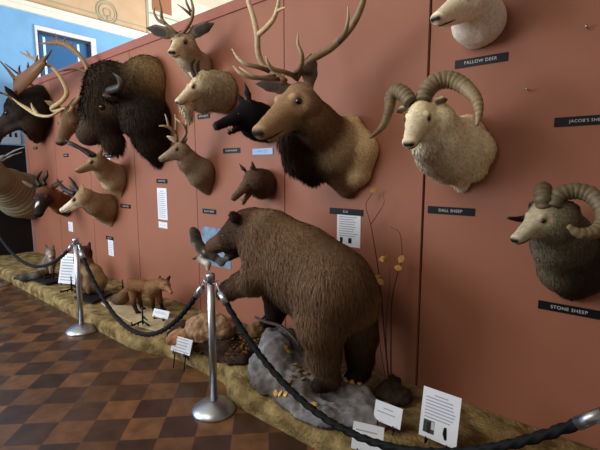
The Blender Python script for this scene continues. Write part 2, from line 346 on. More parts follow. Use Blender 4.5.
# ------------------------------------------------------------------ the setting
def struct(name, mb, m, smooth=False):
    return tag(mb.build(name, m, None, smooth), kind='structure')
def tile_mat():
    m = bpy.data.materials.new('wood_block_floor'); m.use_nodes = True; nt = m.node_tree; b = nt.nodes['Principled BSDF']
    N = nt.nodes.new; Lk = nt.links.new; tc = N('ShaderNodeTexCoord'); sp = N('ShaderNodeSeparateXYZ'); Lk(tc.outputs['Object'], sp.inputs[0])
    def mth(op, a, c=None):
        n = N('ShaderNodeMath'); n.operation = op
        for i, x in enumerate((a, c)):
            if x is None: continue
            if isinstance(x, (int, float)): n.inputs[i].default_value = x
            else: Lk(x, n.inputs[i])
        return n.outputs[0]
    k = 0.70711 / 0.229; dx = mth('ADD', sp.outputs[0], 2.86); dy = mth('SUBTRACT', sp.outputs[1], 0.924)
    u = mth('MULTIPLY', mth('ADD', dx, dy), k); v = mth('MULTIPLY', mth('SUBTRACT', dy, dx), k)
    fu = mth('FLOOR', u); fv = mth('FLOOR', v); par = mth('ABSOLUTE', mth('MODULO', mth('ADD', fu, fv), 2))
    cb = N('ShaderNodeCombineXYZ'); Lk(fu, cb.inputs[0]); Lk(fv, cb.inputs[1])
    wn = N('ShaderNodeTexWhiteNoise'); wn.noise_dimensions = '2D'; Lk(cb.outputs[0], wn.inputs['Vector'])
    r1 = N('ShaderNodeValToRGB'); r2 = N('ShaderNodeValToRGB')
    for r, (c0, c1) in ((r1, (rgb(52, 35, 27), rgb(74, 50, 36))), (r2, (rgb(84, 56, 36), rgb(110, 74, 46)))):
        r.color_ramp.elements[0].color = (*c0, 1); r.color_ramp.elements[1].color = (*c1, 1); Lk(wn.outputs['Value'], r.inputs[0])
    mx = N('ShaderNodeMix'); mx.data_type = 'RGBA'; Lk(par, mx.inputs['Factor']); Lk(r1.outputs[0], mx.inputs['A']); Lk(r2.outputs[0], mx.inputs['B'])
    ns = N('ShaderNodeTexNoise'); ns.inputs['Scale'].default_value = 9; ns.inputs['Detail'].default_value = 6; Lk(tc.outputs['Object'], ns.inputs['Vector'])
    mr = N('ShaderNodeMapRange'); mr.inputs[1].default_value = 0.3; mr.inputs[2].default_value = 0.7; mr.inputs[3].default_value = 0.62; mr.inputs[4].default_value = 1.3
    Lk(ns.outputs['Fac'], mr.inputs[0]); vm = N('ShaderNodeVectorMath'); vm.operation = 'SCALE'; Lk(mx.outputs['Result'], vm.inputs[0]); Lk(mr.outputs[0], vm.inputs['Scale'])
    Lk(vm.outputs[0], b.inputs['Base Color']); b.inputs['Roughness'].default_value = 0.33; b.inputs['Specular IOR Level'].default_value = 0.5
    bp = N('ShaderNodeBump'); bp.inputs['Strength'].default_value = 0.15; bp.inputs['Distance'].default_value = 0.01
    Lk(ns.outputs['Fac'], bp.inputs['Height']); Lk(bp.outputs['Normal'], b.inputs['Normal'])
    return m
struct('floor', MB().box((FAR - 0.2, -6, -0.1), (4, 5.2, 0)), tile_mat())
PAINT = mat('terracotta_paint', rgb(148, 94, 73), 0.55, spec=0.25, var=0.05, scale=1.5, bump=0.05, bscale=60)
DPAINT = mat('terracotta_paint_groove', rgb(74, 38, 30), 0.7)
w = MB(); xs = [FAR] + [-1.16 + 1.26 * k for k in range(-6, 4)]
for i in range(len(xs) - 1):
    w.box((xs[i] + (0.0 if i == 0 else 0.0045), D, 0), (xs[i + 1] - 0.0045, D + 0.018, 3.075))
struct('wall_partition', w, PAINT)
struct('wall_partition_backing', MB().box((FAR, D + 0.0185, 0), (xs[-1], D + 0.12, 3.075)), DPAINT)
struct('trim_1', MB().box((FAR, D - 0.015, 3.076), (xs[-1], D + 0.135, 3.17)), mat('cap_rail_paint', rgb(150, 88, 72), 0.5, var=0.05, scale=2))
struct('trim_2', MB().box((-1.215, D - 0.012, 0.135), (-1.168, D - 0.0005, 3.074)), PAINT)
BLUE = mat('pale_blue_plaster', rgb(124, 174, 216), 0.85, var=0.06, scale=3.0, bump=0.08, bscale=12)
TOPZ = 5.7; wy0, wy1, wz0, wz1 = 2.98, 3.98, 3.15, 4.22; dy0, dy1, dz1 = 1.3, 2.655, 2.10
bw = MB(); x0, x1 = FAR - 0.2, FAR
bw.box((x0, -6, 0), (x1, dy0, TOPZ)); bw.box((x0, dy0, dz1), (x1, dy1, TOPZ)); bw.box((x0, dy1, 0), (x1, wy0, TOPZ))
bw.box((x0, wy0, 0), (x1, wy1, wz0)); bw.box((x0, wy0, wz1), (x1, wy1, TOPZ)); bw.box((x0, wy1, 0), (x1, 9.6, TOPZ))
struct('wall_left', bw, BLUE)
struct('door_1', MB().box((FAR - 0.06, dy0 + 0.002, 0.002), (FAR - 0.003, dy1 - 0.002, dz1 - 0.002)), mat('black_door', rgb(9, 9, 11), 0.5))
WHT = mat('white_gloss_paint', rgb(226, 222, 222), 0.5)
GREYF = mat('dark_window_frame', rgb(52, 62, 78), 0.5)
GLS = mat('blue_window_glass', rgb(58, 104, 150), 0.15, spec=0.5)
wf = MB()
for a, b in (((wy0 - 0.015, wz1 - 0.02), (wy1 + 0.07, wz1 + 0.055)), ((wy1 - 0.02, wz0), (wy1 + 0.07, wz1 - 0.021)), ((wy0 - 0.015, wz0), (wy0 + 0.012, wz1 - 0.021))):
    wf.box((FAR + 0.0005, a[0], a[1]), (FAR + 0.04, b[0], b[1]))
win = struct('window_1', wf, WHT)
sf = MB()
for a, b in (((wy0 + 0.021, wz1 - 0.06), (wy1 - 0.021, wz1 - 0.021)), ((wy0 + 0.021, wz0), (wy0 + 0.055, wz1 - 0.061)), ((wy1 - 0.055, wz0), (wy1 - 0.021, wz1 - 0.061))):
    sf.box((FAR - 0.05, a[0], a[1]), (FAR - 0.01, b[0], b[1]))
sf.build('sash', GREYF, win, False)
MB().box((FAR - 0.09, wy0, wz0), (FAR - 0.07, wy1, wz1)).build('pane', GLS, win, False)
gm = bpy.data.materials.new('daylight_gap'); gm.use_nodes = True; gb = gm.node_tree.nodes['Principled BSDF']
gb.inputs['Base Color'].default_value = (*rgb(170, 205, 240), 1); gb.inputs['Emission Color'].default_value = (*rgb(190, 220, 255), 1); gb.inputs['Emission Strength'].default_value = 0.7
gp = MB()
for y in (3.13, 3.74): gp.box((FAR - 0.069, y - 0.02, wz0), (FAR - 0.06, y + 0.02, wz1 - 0.1))
gp.build('curtain_gap', gm, win, False)
# cornice and painted ceiling
struct('ceiling', MB().box((FAR - 0.2, -6, TOPZ), (4, 9.6, TOPZ + 0.1)), mat('cream_ceiling', rgb(222, 208, 186), 0.8, var=0.04, scale=2))
CRM = mat('cream_moulding', rgb(236, 230, 214), 0.6); TAN = mat('tan_frieze', rgb(206, 172, 136), 0.8, var=0.06, scale=3)
GRN = mat('sage_frieze_line', rgb(168, 164, 138), 0.8); TERR = mat('rust_frieze_panel', rgb(160, 108, 80), 0.8, var=0.08, scale=3); CRP = mat('cream_frieze_panel', rgb(230, 218, 198), 0.8, var=0.04, scale=2)
struct('trim_3', MB().box((FAR + 0.001, -6, 4.47), (FAR + 0.07, 9.6, 4.56)).box((FAR + 0.001, -6, 4.5605), (FAR + 0.11, 9.6, 4.63)), CRM)
struct('trim_4', MB().box((FAR + 0.001, -6, 4.631), (FAR + 0.012, 5.20, TOPZ - 0.001)), TAN)
struct('trim_5', MB().box((FAR + 0.001, 5.26, 4.631), (FAR + 0.012, 9.6, TOPZ - 0.001)), CRP)
lines = MB()
for z in (4.645, 4.76): lines.box((FAR + 0.0125, -6, z), (FAR + 0.022, 5.20, z + 0.028))
lines.box((FAR + 0.001, 5.201, 4.631), (FAR + 0.03, 5.259, TOPZ - 0.001)); lines.box((FAR + 0.0125, 5.26, 4.80), (FAR + 0.022, 9.6, 4.83)); lines.box((FAR + 0.0125, 5.26, 5.10), (FAR + 0.022, 9.6, 5.13))
struct('trim_6', lines, GRN); struct('trim_7', MB().box((FAR + 0.0125, 5.35, 5.20), (FAR + 0.02, 5.85, TOPZ - 0.002)), TERR)
mc = BW(107, 12.5, 0.013); rg = MB()
def ringv(r, w):
    a = np.linspace(0, 2 * math.pi, 41); rg.tube(np.stack([np.full(41, mc[0] + 0.004), mc[1] + r * np.cos(a), mc[2] + r * np.sin(a)], 1), [w] * 41, seg=8, res=1, caps=False)
ringv(0.215, 0.016); ringv(0.165, 0.010); ringv(0.075, 0.012)
rg.tube([mc + [0.004, 0, -0.15], mc + [0.006, 0, -0.07]], [0.012, 0.02], seg=8)
tag(rg.build('ceiling_medallion', GRN), 'round ringed medallion on the tan band above the blue wall', 'medallion')

# ------------------------------------------------------------------ the long low display platform
def carpet_mat():
    m = mat('straw_coloured_groundwork', rgb(158, 136, 92), 0.95, spec=0.1, col2=rgb(92, 74, 44), scale=9, bump=0.8, bscale=45, detail=10)
    return m
STRAW = carpet_mat(); PLZ = 0.13
def front_y(x):                              # the front edge steps back where the soil bed lies
    s = lambda a, b: (lambda t: t * t * (3 - 2 * t))(min(max((x - a) / (b - a), 0), 1))
    return 0.15 * s(-3.65, -3.0) * (1 - s(-2.45, -2.15))
def platform(x0, x1, label):
    n = int((x1 - x0) / 0.05) + 1; X = np.linspace(x0, x1, n); prof = [(1.80, 0.0), (1.797, 0.05), (1.80, 0.09), (1.825, 0.122), (1.87, PLZ)] + [(y, PLZ) for y in np.linspace(1.95, D - 0.002, 10)]
    V = []
    for x in X:
        for j, (y, z) in enumerate(prof):
            q = Vector((x * 3, y * 3, z * 3)); d = mnoise.fractal(q, 1.0, 2.0, 4)
            yy = y + front_y(x) * max(0, 1 - max(y - 1.87, 0) / 0.5) + (0.022 * d if 0 < j < 5 else 0); zz = z + (0.010 * d if 3 < j < len(prof) - 1 else 0)
            V.append((x, yy, max(zz, 0)))
    m = len(prof); F = [(i * m + j, (i + 1) * m + j, (i + 1) * m + j + 1, i * m + j + 1) for i in range(n - 1) for j in range(m - 1)]
    k = len(V); V += [(X[0], D - 0.002, 0), (X[-1], D - 0.002, 0)]; F3 = []
    for i, c in ((0, k), (n - 1, k + 1)):
        for j in range(m - 1):
            a, b = i * m + j, i * m + j + 1; F3.append((c, a, b) if i == 0 else (c, b, a))
    F.append((k + 1, (n - 1) * m + m - 1, m - 1, k))
    mb = MB(); mb.add(V, F, F3); o = recentre(mb.build('display_platform', STRAW))
    return tag(o, label, 'platform', None)
platform(FAR + 0.003, -6.52, 'short far section of the straw-coloured display platform by the black doorway')
platform(-6.505, xs[-1], 'long near section of the straw-coloured display platform under the bear')



# ------------------------------------------------------------------ shoulder mounts on the partition
def mount(name, base, label, cat='animal head'):
    b = P(*base); return thing(name, (b[0], D, b[2]), label, cat, None)
def skin(root, b, name='head_and_neck', **kw):
    return link(name, b.mesh(name, **kw), FUR, root)

# --- elk
r = mount('elk_head_mount', (335, 150, 0), 'large brown elk head with tall branching antlers and a dark neck mane')
K = P(298, 78, 0.46); N = P(255, 129, 0.86); H = Frame(K, N)
b = Body(0.0075, 0.06); hc = rgb(152, 122, 94); mane = rgb(42, 29, 22); tan_ = rgb(196, 170, 132)
ungulate_head(b, H, hc, muz=rgb(150, 120, 92), fur=0.012, earcol=rgb(92, 74, 60), earin=rgb(60, 48, 42), nose=rgb(28, 22, 20),
              ears=(P(256, 84, 0.52), P(311, 54, 0.44)), deep=1.05, earw=0.105)
neckp = PT([(308, 108, 0.46), (316, 126, 0.34), (332, 145, 0.16), (341, 152, -0.02)])
b.bone(neckp[0], neckp[1], 0.100, 0.145, rgb(104, 77, 56), 0.014)
b.bone(neckp[1], neckp[2], 0.148, 0.188, rgb(88, 63, 45), 0.02)
b.bone(neckp[2], neckp[3], 0.190, 0.205, tan_, 0.014)
b.chain(PT([(351, 127, 0.05), (361, 150, 0.03), (358, 172, 0.02)]), [0.085, 0.12, 0.11], tan_, fur=0.014)
b.chain(PT([(288, 143, 0.48), (298, 161, 0.36), (312, 173, 0.22)]), [0.065, 0.085, 0.08], mane, fur=0.045, comb=(0.3, 0.3, -1))
b.chain(PT([(332, 165, 0.14), (347, 187, 0.02)]), [0.12, 0.08], rgb(110, 82, 60), fur=0.016)
b.patch(P(296, 140, 0.50), P(312, 168, 0.28), 0.10, mane, 0.10)
b.cut(*WCUT)
skin(r, b, blades=16000, width=0.0065)
eyes(r, H, 0.37, -0.10, 0.043 * H.L, b)
mouth(r, H, b)
bone_c, dark_c = rgb(196, 172, 134), rgb(82, 58, 40)
mb = MB()
horn_tube(mb, [(295, 79, 0.47), (300, 71, 0.47), (311, 60, 0.44), (332, 47, 0.38), (351, 27, 0.36), (362, 5, 0.38), (366, -14, 0.42)], [4.2, 4.0, 3.8, 4.0, 3.8, 3.3, 2.0], rgb(104, 78, 54), rgb(150, 124, 92), seg=10)
horn_tube(mb, [(295, 76, 0.50), (284, 72, 0.60), (273, 69, 0.68), (268, 63, 0.72), (266, 56, 0.74)], [2.8, 2.6, 2.4, 1.7, 0.5], dark_c, bone_c)
horn_tube(mb, [(296, 73, 0.48), (301, 66, 0.54), (302, 55, 0.60), (298, 44, 0.63), (298, 33, 0.64)], [2.8, 2.6, 2.2, 1.6, 0.5], dark_c, bone_c)
horn_tube(mb, [(339, 42, 0.37), (345, 32, 0.42), (348, 20, 0.45), (348, 6, 0.46)], [3.0, 2.6, 1.8, 0.5], rgb(60, 42, 30), bone_c)
mb.build('antler', HORN, r)
mb = MB()
horn_tube(mb, [(285, 82, 0.50), (272, 72, 0.52), (263, 65, 0.54), (258, 52, 0.56), (257, 34, 0.56), (253, 16, 0.55), (248, 0, 0.54), (246, -14, 0.53)], [3.8, 3.6, 3.2, 3.0, 3.0, 2.6, 2.2, 1.2], rgb(120, 92, 62), rgb(206, 184, 148), seg=10)
horn_tube(mb, [(258, 35, 0.56), (267, 27, 0.55), (274, 18, 0.54), (278, 6, 0.53), (279, -6, 0.52)], [2.8, 2.7, 2.4, 2.0, 1.2], rgb(190, 164, 122), rgb(206, 184, 148))
horn_tube(mb, [(276, 12, 0.53), (281, 9, 0.54), (286, 7, 0.55)], [1.8, 1.5, 0.5], rgb(190, 164, 122), bone_c)
horn_tube(mb, [(276, 76, 0.52), (264, 78, 0.62), (250, 77, 0.70), (240, 73, 0.75), (233, 66, 0.77)], [2.6, 2.4, 2.2, 1.7, 0.5], dark_c, bone_c)
horn_tube(mb, [(270, 71, 0.53), (258, 67, 0.62), (246, 64, 0.68), (238, 58, 0.70), (232, 49, 0.71)], [2.6, 2.4, 2.3, 1.7, 0.5], dark_c, bone_c)
horn_tube(mb, [(279, 79, 0.52), (266, 79, 0.66), (254, 76, 0.74), (245, 71, 0.77), (239, 67, 0.78)], [2.2, 2.0, 1.7, 1.2, 0.4], rgb(70, 50, 36), bone_c)
mb.build('antler', HORN, r)

# --- white mountain sheep with curled horns
r = mount('mountain_sheep_head_mount', (460, 150, 0), 'creamy white sheep head with full-curl ridged horns above the DALL SHEEP plate')
K = P(421, 99, 0.50); N = P(408, 141, 0.70); H = Frame(K, N)
b = Body(0.0062, 0.045); wc = rgb(208, 192, 158)
ungulate_head(b, H, wc, muz=rgb(205, 192, 164), fur=0.009, ears=(P(396, 113, 0.50), P(448, 99, 0.43)), earw=0.085, earin=rgb(90, 78, 62), nose=rgb(24, 20, 20), wide=1.18)
npt = PT([(436, 122, 0.38), (440, 138, 0.28), (453, 147, 0.12), (460, 151, -0.02)])
b.chain(npt, [0.105, 0.135, 0.165, 0.180], rgb(228, 216, 188), fur=0.016)
b.chain(PT([(426, 146, 0.44), (434, 158, 0.28), (446, 168, 0.14)]), [0.075, 0.085, 0.09], rgb(190, 178, 154), fur=0.018, comb=(0.4, 0.4, -1))
b.chain(PT([(468, 127, 0.03), (478, 150, 0.03), (474, 168, 0.02)]), [0.07, 0.09, 0.08], rgb(222, 206, 170), fur=0.016)
b.chain(PT([(454, 165, 0.08), (462, 184, 0.0)]), [0.10, 0.05], rgb(220, 206, 176), fur=0.016)
b.cut(*WCUT)
skin(r, b, blades=11000, width=0.006)
eyes(r, H, 0.40, -0.10, 0.045 * H.L, b)
mouth(r, H, b)
hc1, hc2 = rgb(118, 101, 77), rgb(156, 136, 102)
mb = MB(); horn_tube(mb, [(423, 102, 0.50), (426, 92, 0.47), (436, 82, 0.43), (451, 80, 0.40), (465, 87, 0.40), (476, 99, 0.44), (479, 112, 0.48), (477, 125, 0.52)], [8.2, 9.0, 9.4, 9.2, 8.0, 6.2, 4.4, 1.6], hc1, hc2, seg=14, ridge=(0.16, 0.028), res=9); mb.build('horn', HORN, r)
mb = MB(); horn_tube(mb, [(411, 103, 0.52), (405, 95, 0.51), (397, 91, 0.50), (391, 97, 0.50), (389, 110, 0.54), (383, 126, 0.60), (370, 138, 0.66)], [7.6, 8.0, 7.6, 6.6, 5.2, 3.8, 1.4], rgb(120, 102, 76), rgb(112, 92, 66), seg=14, ridge=(0.16, 0.026), res=9); mb.build('horn', HORN, r)

# --- dark necked sheep low on the right
r = mount('mountain_sheep_head_mount', (575, 265, 0), 'dark-necked grey-faced sheep head with curled horns above the STONE SHEEP plate')
K = P(544, 202, 0.44); N = P(513, 238, 0.60); H = Frame(K, N)
b = Body(0.0062, 0.045); gc = rgb(150, 138, 112); dk = rgb(52, 46, 38)
ungulate_head(b, H, gc, muz=rgb(176, 166, 142), fur=0.007, ears=(P(530, 205, 0.40), P(578, 208, 0.36)), earw=0.08, earcol=dk, earin=rgb(36, 30, 26), nose=rgb(20, 17, 16), wide=1.1)
b.chain(PT([(553, 222, 0.38), (562, 240, 0.26), (571, 258, 0.12), (576, 268, -0.02)]), [0.115, 0.13, 0.145, 0.155], [rgb(100, 90, 74), dk, dk], fur=0.014)
b.chain(PT([(552, 250, 0.30), (560, 272, 0.14), (570, 287, 0.02)]), [0.07, 0.085, 0.06], [rgb(116, 104, 84), dk], fur=0.016, comb=(0.3, 0.4, -1))
b.cut(*WCUT)
skin(r, b, blades=9000, width=0.0055)
eyes(r, H, 0.40, -0.10, 0.045 * H.L, b)
mouth(r, H, b)
mb = MB(); horn_tube(mb, [(552, 208, 0.46), (558, 196, 0.43), (574, 191, 0.40), (591, 195, 0.40), (602, 207, 0.43), (604, 221, 0.47), (594, 232, 0.52), (579, 233, 0.56), (568, 226, 0.58)], [7.8, 8.6, 8.8, 8.6, 8.2, 7.8, 7.0, 5.6, 2.4], rgb(98, 86, 66), rgb(126, 110, 80), seg=14, ridge=(0.14, 0.026), res=9); mb.build('horn', HORN, r)

mb = MB(); horn_tube(mb, [(544, 208, 0.46), (543, 198, 0.46), (543, 190, 0.40), (545, 192, 0.28), (544, 204, 0.20), (534, 215, 0.22), (521, 219, 0.32), (508, 218, 0.42)], [7.4, 8.4, 8.4, 7.0, 5.5, 4.2, 3.4, 1.4], rgb(104, 90, 66), rgb(44, 36, 30), seg=14, ridge=(0.14, 0.026), res=9); mb.build('horn', HORN, r)

# --- white fallow deer, head mostly above the picture
r = mount('fallow_deer_head_mount', (482, 15, 0), 'cream white deer head and neck above the FALLOW DEER plate')
K = P(468, -20, 0.34); N = P(434, 15, 0.60); H = Frame(K, N)
b = Body(0.008, 0.05); fc = rgb(222, 208, 188)
ungulate_head(b, H, fc, muz=rgb(226, 210, 186), fur=0.006, earw=0.075, nose=rgb(30, 26, 26))
b.chain(PT([(468, -4, 0.28), (473, 8, 0.18), (480, 20, 0.07), (482, 24, -0.02)]), [0.085, 0.10, 0.125, 0.135], rgb(208, 196, 182), fur=0.008)
b.chain(PT([(463, 12, 0.24), (466, 28, 0.12), (474, 38, 0.02)]), [0.055, 0.06, 0.05], rgb(205, 194, 182), fur=0.006)
b.cut(*WCUT)
skin(r, b)
eyes(r, H, 0.37, -0.10, 0.045 * H.L, b)
mouth(r, H, b)
for sg in (-1, 1):
    mb = MB(); p0 = H(0.05, sg * 0.1, -0.05)
    q = [p0, H(-0.1, sg * 0.35, 0.6), H(-0.35, sg * 0.62, 1.15), H(-0.35, sg * 0.62, 1.7)]
    mb.tube(q, [0.016, 0.015, 0.02, 0.006], c=rgb(150, 120, 86), c2=rgb(190, 165, 125)); mb.tube([H(-0.02, sg * 0.2, 0.25), H(0.35, sg * 0.25, 0.5), H(0.45, sg * 0.25, 0.75)], [0.012, 0.009, 0.003], c=rgb(150, 120, 86))
    mb.tube([H(-0.3, sg * 0.55, 1.0), H(0.1, sg * 0.65, 1.35)], [0.012, 0.003], c=rgb(150, 120, 86)); mb.build('antler', HORN, r)

# --- mule deer, high up looking at the room
r = mount('mule_deer_head_mount', (202, 70, 0), 'big-eared deer head with pale face high up above the shaggy goat head')
K = P(181, 31, 0.36); N = P(171, 50, 0.58); H = Frame(K, N)
b = Body(0.0072, 0.04); gc = rgb(150, 130, 104)
ungulate_head(b, H, gc, muz=rgb(196, 178, 148), fur=0.01, ears=((-0.02, -0.86, 0.08), (-0.02, 0.86, 0.16)), earw=0.16, earcol=rgb(110, 98, 84), earin=rgb(66, 60, 56), nose=rgb(18, 15, 14), wide=0.95)
b.patch(H(0.05, 0, 0.0), H(0.25, 0, 0.02), 0.03, rgb(62, 48, 38), 0.03)
b.chain(PT([(186, 47, 0.32), (189, 57, 0.22), (197, 66, 0.10), (202, 70, -0.02)]), [0.10, 0.112, 0.128, 0.135], rgb(158, 138, 114), fur=0.014)
b.patch(P(179, 55, 0.44), P(182, 66, 0.36), 0.05, rgb(198, 192, 184), 0.03)
b.cut(*WCUT)
skin(r, b, blades=5000, width=0.007)
eyes(r, H, 0.40, -0.10, 0.055 * H.L, b)
mouth(r, H, b)
bc1, bc2 = rgb(98, 72, 48), rgb(150, 122, 88)
mb = MB()
horn_tube(mb, [(177, 34, 0.36), (168, 26, 0.38), (162, 19, 0.40), (161, 10, 0.42), (158, -4, 0.43)], [2.0, 1.9, 1.7, 1.4, 0.8], bc1, bc2)
horn_tube(mb, [(166, 24, 0.39), (158, 20, 0.42), (154, 12, 0.44), (155, 7, 0.44)], [1.7, 1.5, 1.1, 0.4], bc1, bc2)
mb.build('antler', HORN, r)
mb = MB()
horn_tube(mb, [(183, 33, 0.36), (188, 26, 0.35), (192, 18, 0.34), (193, 8, 0.34), (190, -4, 0.35)], [2.0, 1.9, 1.7, 1.5, 0.8], bc1, bc2)
horn_tube(mb, [(191, 15, 0.34), (184, 9, 0.40), (177, 4, 0.43)], [1.6, 1.2, 0.4], bc1, bc2)
horn_tube(mb, [(191, 12, 0.35), (187, 4, 0.38), (185, -4, 0.39)], [1.5, 1.3, 0.6], bc1, bc2)
mb.build('antler', HORN, r)

# --- mountain goat
r = mount('mountain_goat_head_mount', (222, 98, 0), 'shaggy cream goat head with short dark horns beside the bison')
K = P(196, 75, 0.36); N = P(175, 101, 0.56); H = Frame(K, N)
b = Body(0.007, 0.045); gc = rgb(188, 172, 142)
ungulate_head(b, H, gc, muz=rgb(198, 182, 154), fur=0.006, ears=(P(188, 72, 0.32), P(203, 70, 0.28)), earw=0.07, nose=rgb(48, 40, 36))
b.chain(PT([(205, 85, 0.28), (211, 88, 0.19), (219, 91, 0.08), (224, 92, -0.02)]), [0.10, 0.14, 0.165, 0.17], rgb(166, 150, 122), fur=0.04, comb=(0.4, 0.2, -1))
b.chain(PT([(187, 106, 0.42), (189, 118, 0.36)]), [0.045, 0.02], rgb(200, 188, 164), fur=0.05, comb=(0, 0, -1))
b.chain(PT([(196, 100, 0.32), (205, 103, 0.2)]), [0.065, 0.06], rgb(190, 178, 158), fur=0.05, comb=(0, 0, -1))
b.cut(*WCUT)
skin(r, b, blades=9000, width=0.008)
eyes(r, H, 0.40, -0.10, 0.05 * H.L, b)
mouth(r, H, b)
for px in ([(195, 77, 0.38), (192, 70, 0.37), (192, 64, 0.34), (195, 59, 0.30)], [(200, 76, 0.33), (198, 70, 0.31), (198, 64, 0.28), (200, 60, 0.25)]):
    mb = MB(); horn_tube(mb, px, [2.4, 2.0, 1.4, 0.4], rgb(38, 30, 26), rgb(26, 22, 20)); mb.build('horn', HORN, r)

# --- black boar with open jaws
r = mount('wild_boar_head_mount', (262, 126, 0), 'black bristly boar head with open jaws and a pale tusk')
K = P(247, 103, 0.24); N = P(215, 125, 0.52); H = Frame(K, N)
b = Body(0.007, 0.045); bc = rgb(24, 23, 24); L = H.L
b.bone(H(0.12, 0, -0.20), H(0.45, 0, -0.15), 0.20 * L, 0.14 * L, bc, 0.03, comb=-H.u); b.bone(H(0.45, 0, -0.14), H(0.97, 0, -0.04), 0.14 * L, 0.095 * L, bc, 0.012, comb=-H.u)
b.bone(H(0.25, 0, -0.36), H(0.80, 0, -0.33), 0.11 * L, 0.045 * L, bc, 0.02, k=0.03, comb=-H.u)
b.patch(H(1.06, 0, -0.04), H(1.06, 0, -0.04), 0.05 * L, rgb(70, 62, 62), 0.02)
b.carve(H(0.95, 0, -0.22), H(0.55, 0, -0.27), 0.045 * L)
b.patch(H(0.95, 0, -0.22), H(0.55, 0, -0.27), 0.06 * L, rgb(120, 62, 56), 0.012, 0.0)
for sg, tip in ((-1, (-0.10, -0.34, 0.28)), (1, (-0.10, 0.26, 0.44))):
    base = H(0.0, sg * 0.14, -0.06); t = H(*tip); b.chain([base, base * 0.5 + t * 0.5, t], [0.05 * L, 0.085 * L, 0.012 * L], bc, fur=0.012, k=0.02, flat=(nrm(H.u), 2.4))
b.chain(PT([(250, 116, 0.20), (258, 121, 0.10), (263, 124, -0.02)]), [0.125, 0.14, 0.145], bc, fur=0.03)
b.chain(PT([(252, 124, 0.16), (268, 131, 0.02)]), [0.085, 0.08], bc, fur=0.03)
b.cut(*WCUT)
skin(r, b, blades=7000, width=0.006)
eyes(r, H, 0.42, -0.08, 0.03 * L, b)
for sg in (-1, 1):
    mb = MB(); mb.tube([H(0.74, sg * 0.055, -0.31), H(0.78, sg * 0.085, -0.25), H(0.77, sg * 0.10, -0.17)], [0.02 * L, 0.016 * L, 0.004 * L], c=rgb(214, 204, 182)); mb.build('tusk', HORN, r)

# --- small brown peccary
r = mount('peccary_head_mount', (264, 184, 0), 'small brown bristly peccary head snarling above the bear')
K = P(250, 172, 0.20); N = P(232, 198, 0.40); H = Frame(K, N)
b = Body(0.006, 0.035); bc = rgb(92, 72, 58); L = H.L
b.bone(H(0.10, 0, -0.20), H(0.45, 0, -0.16), 0.20 * L, 0.135 * L, bc, 0.025, comb=-H.u); b.bone(H(0.45, 0, -0.15), H(0.95, 0, -0.05), 0.135 * L, 0.088 * L, rgb(100, 82, 68), 0.012, comb=-H.u)
b.bone(H(0.30, 0, -0.36), H(0.86, 0, -0.42), 0.10 * L, 0.04 * L, bc, 0.018, k=0.025, comb=-H.u)
b.carve(H(1.0, 0, -0.24), H(0.58, 0, -0.26), 0.05 * L); b.patch(H(1.0, 0, -0.24), H(0.58, 0, -0.26), 0.065 * L, rgb(84, 34, 32), 0.012, 0.0)
b.patch(H(1.04, 0, -0.03), H(1.04, 0, -0.03), 0.04 * L, rgb(40, 32, 30), 0.02, 0.0)
for tip in ((-0.04, -0.22, 0.34), (-0.20, 0.26, 0.34)):
    sg = 1 if tip[1] > 0 else -1; base = H(0.02, sg * 0.13, -0.06); t = H(*tip); b.chain([base, base * 0.5 + t * 0.5, t], [0.04 * L, 0.07 * L, 0.012 * L], rgb(60, 46, 38), fur=0.01, k=0.015, flat=(nrm(H.u), 2.4))
b.chain(PT([(256, 180, 0.16), (261, 183, 0.08), (264, 184, -0.02)]), [0.095, 0.115, 0.12], rgb(82, 62, 50), fur=0.03)
b.cut(*WCUT)
skin(r, b, blades=5000, width=0.006)
eyes(r, H, 0.42, -0.08, 0.035 * L, b)
for sg in (-1, 1):
    mb = MB(); mb.tube([H(0.78, sg * 0.05, -0.37), H(0.80, sg * 0.06, -0.27)], [0.016 * L, 0.004 * L], c=rgb(210, 200, 180)); mb.build('tusk', HORN, r)

# --- white-tailed deer
r = mount('deer_head_mount', (208, 178, 0), 'smaller grey-brown buck head with short forked antlers below the goat')
K = P(180, 141, 0.30); N = P(159, 158, 0.52); H = Frame(K, N)
b = Body(0.007, 0.04); gc = rgb(126, 106, 86)
ungulate_head(b, H, gc, muz=rgb(128, 108, 90), wide=1.12, fur=0.006, ears=(P(166, 136, 0.36), P(187, 136, 0.25)), earw=0.085, earin=rgb(140, 124, 110), nose=rgb(20, 17, 16))
b.patch(H(0.80, 0, -0.16), H(0.5, 0, -0.28), 0.05, rgb(170, 156, 138), 0.03); b.patch(H(0.30, 0, -0.40), H(0.1, 0, -0.6), 0.05, rgb(176, 164, 148), 0.04)
b.chain(PT([(183, 153, 0.27), (190, 163, 0.19), (201, 172, 0.08), (207, 177, -0.02)]), [0.085, 0.105, 0.135, 0.15], rgb(116, 96, 77), fur=0.012)
b.chain(PT([(198, 178, 0.12), (208, 189, 0.0)]), [0.085, 0.06], rgb(122, 102, 82), fur=0.012)
b.cut(*WCUT)
skin(r, b, blades=5000, width=0.006)
eyes(r, H, 0.38, -0.10, 0.05 * H.L, b)
mouth(r, H, b)
mb = MB()
horn_tube(mb, [(181, 142, 0.32), (186, 133, 0.30), (184, 126, 0.34), (180, 122, 0.38), (175, 118, 0.40)], [1.7, 1.6, 1.4, 1.0, 0.4], bc1, bone_c)
horn_tube(mb, [(186, 132, 0.30), (186, 122, 0.30), (183, 113, 0.32)], [1.4, 1.1, 0.4], bc1, bone_c)
mb.build('antler', HORN, r)
mb = MB()
horn_tube(mb, [(177, 142, 0.32), (176, 134, 0.33), (170, 128, 0.40), (164, 126, 0.46), (159, 126, 0.50)], [1.7, 1.6, 1.5, 1.1, 0.4], bc1, bone_c)
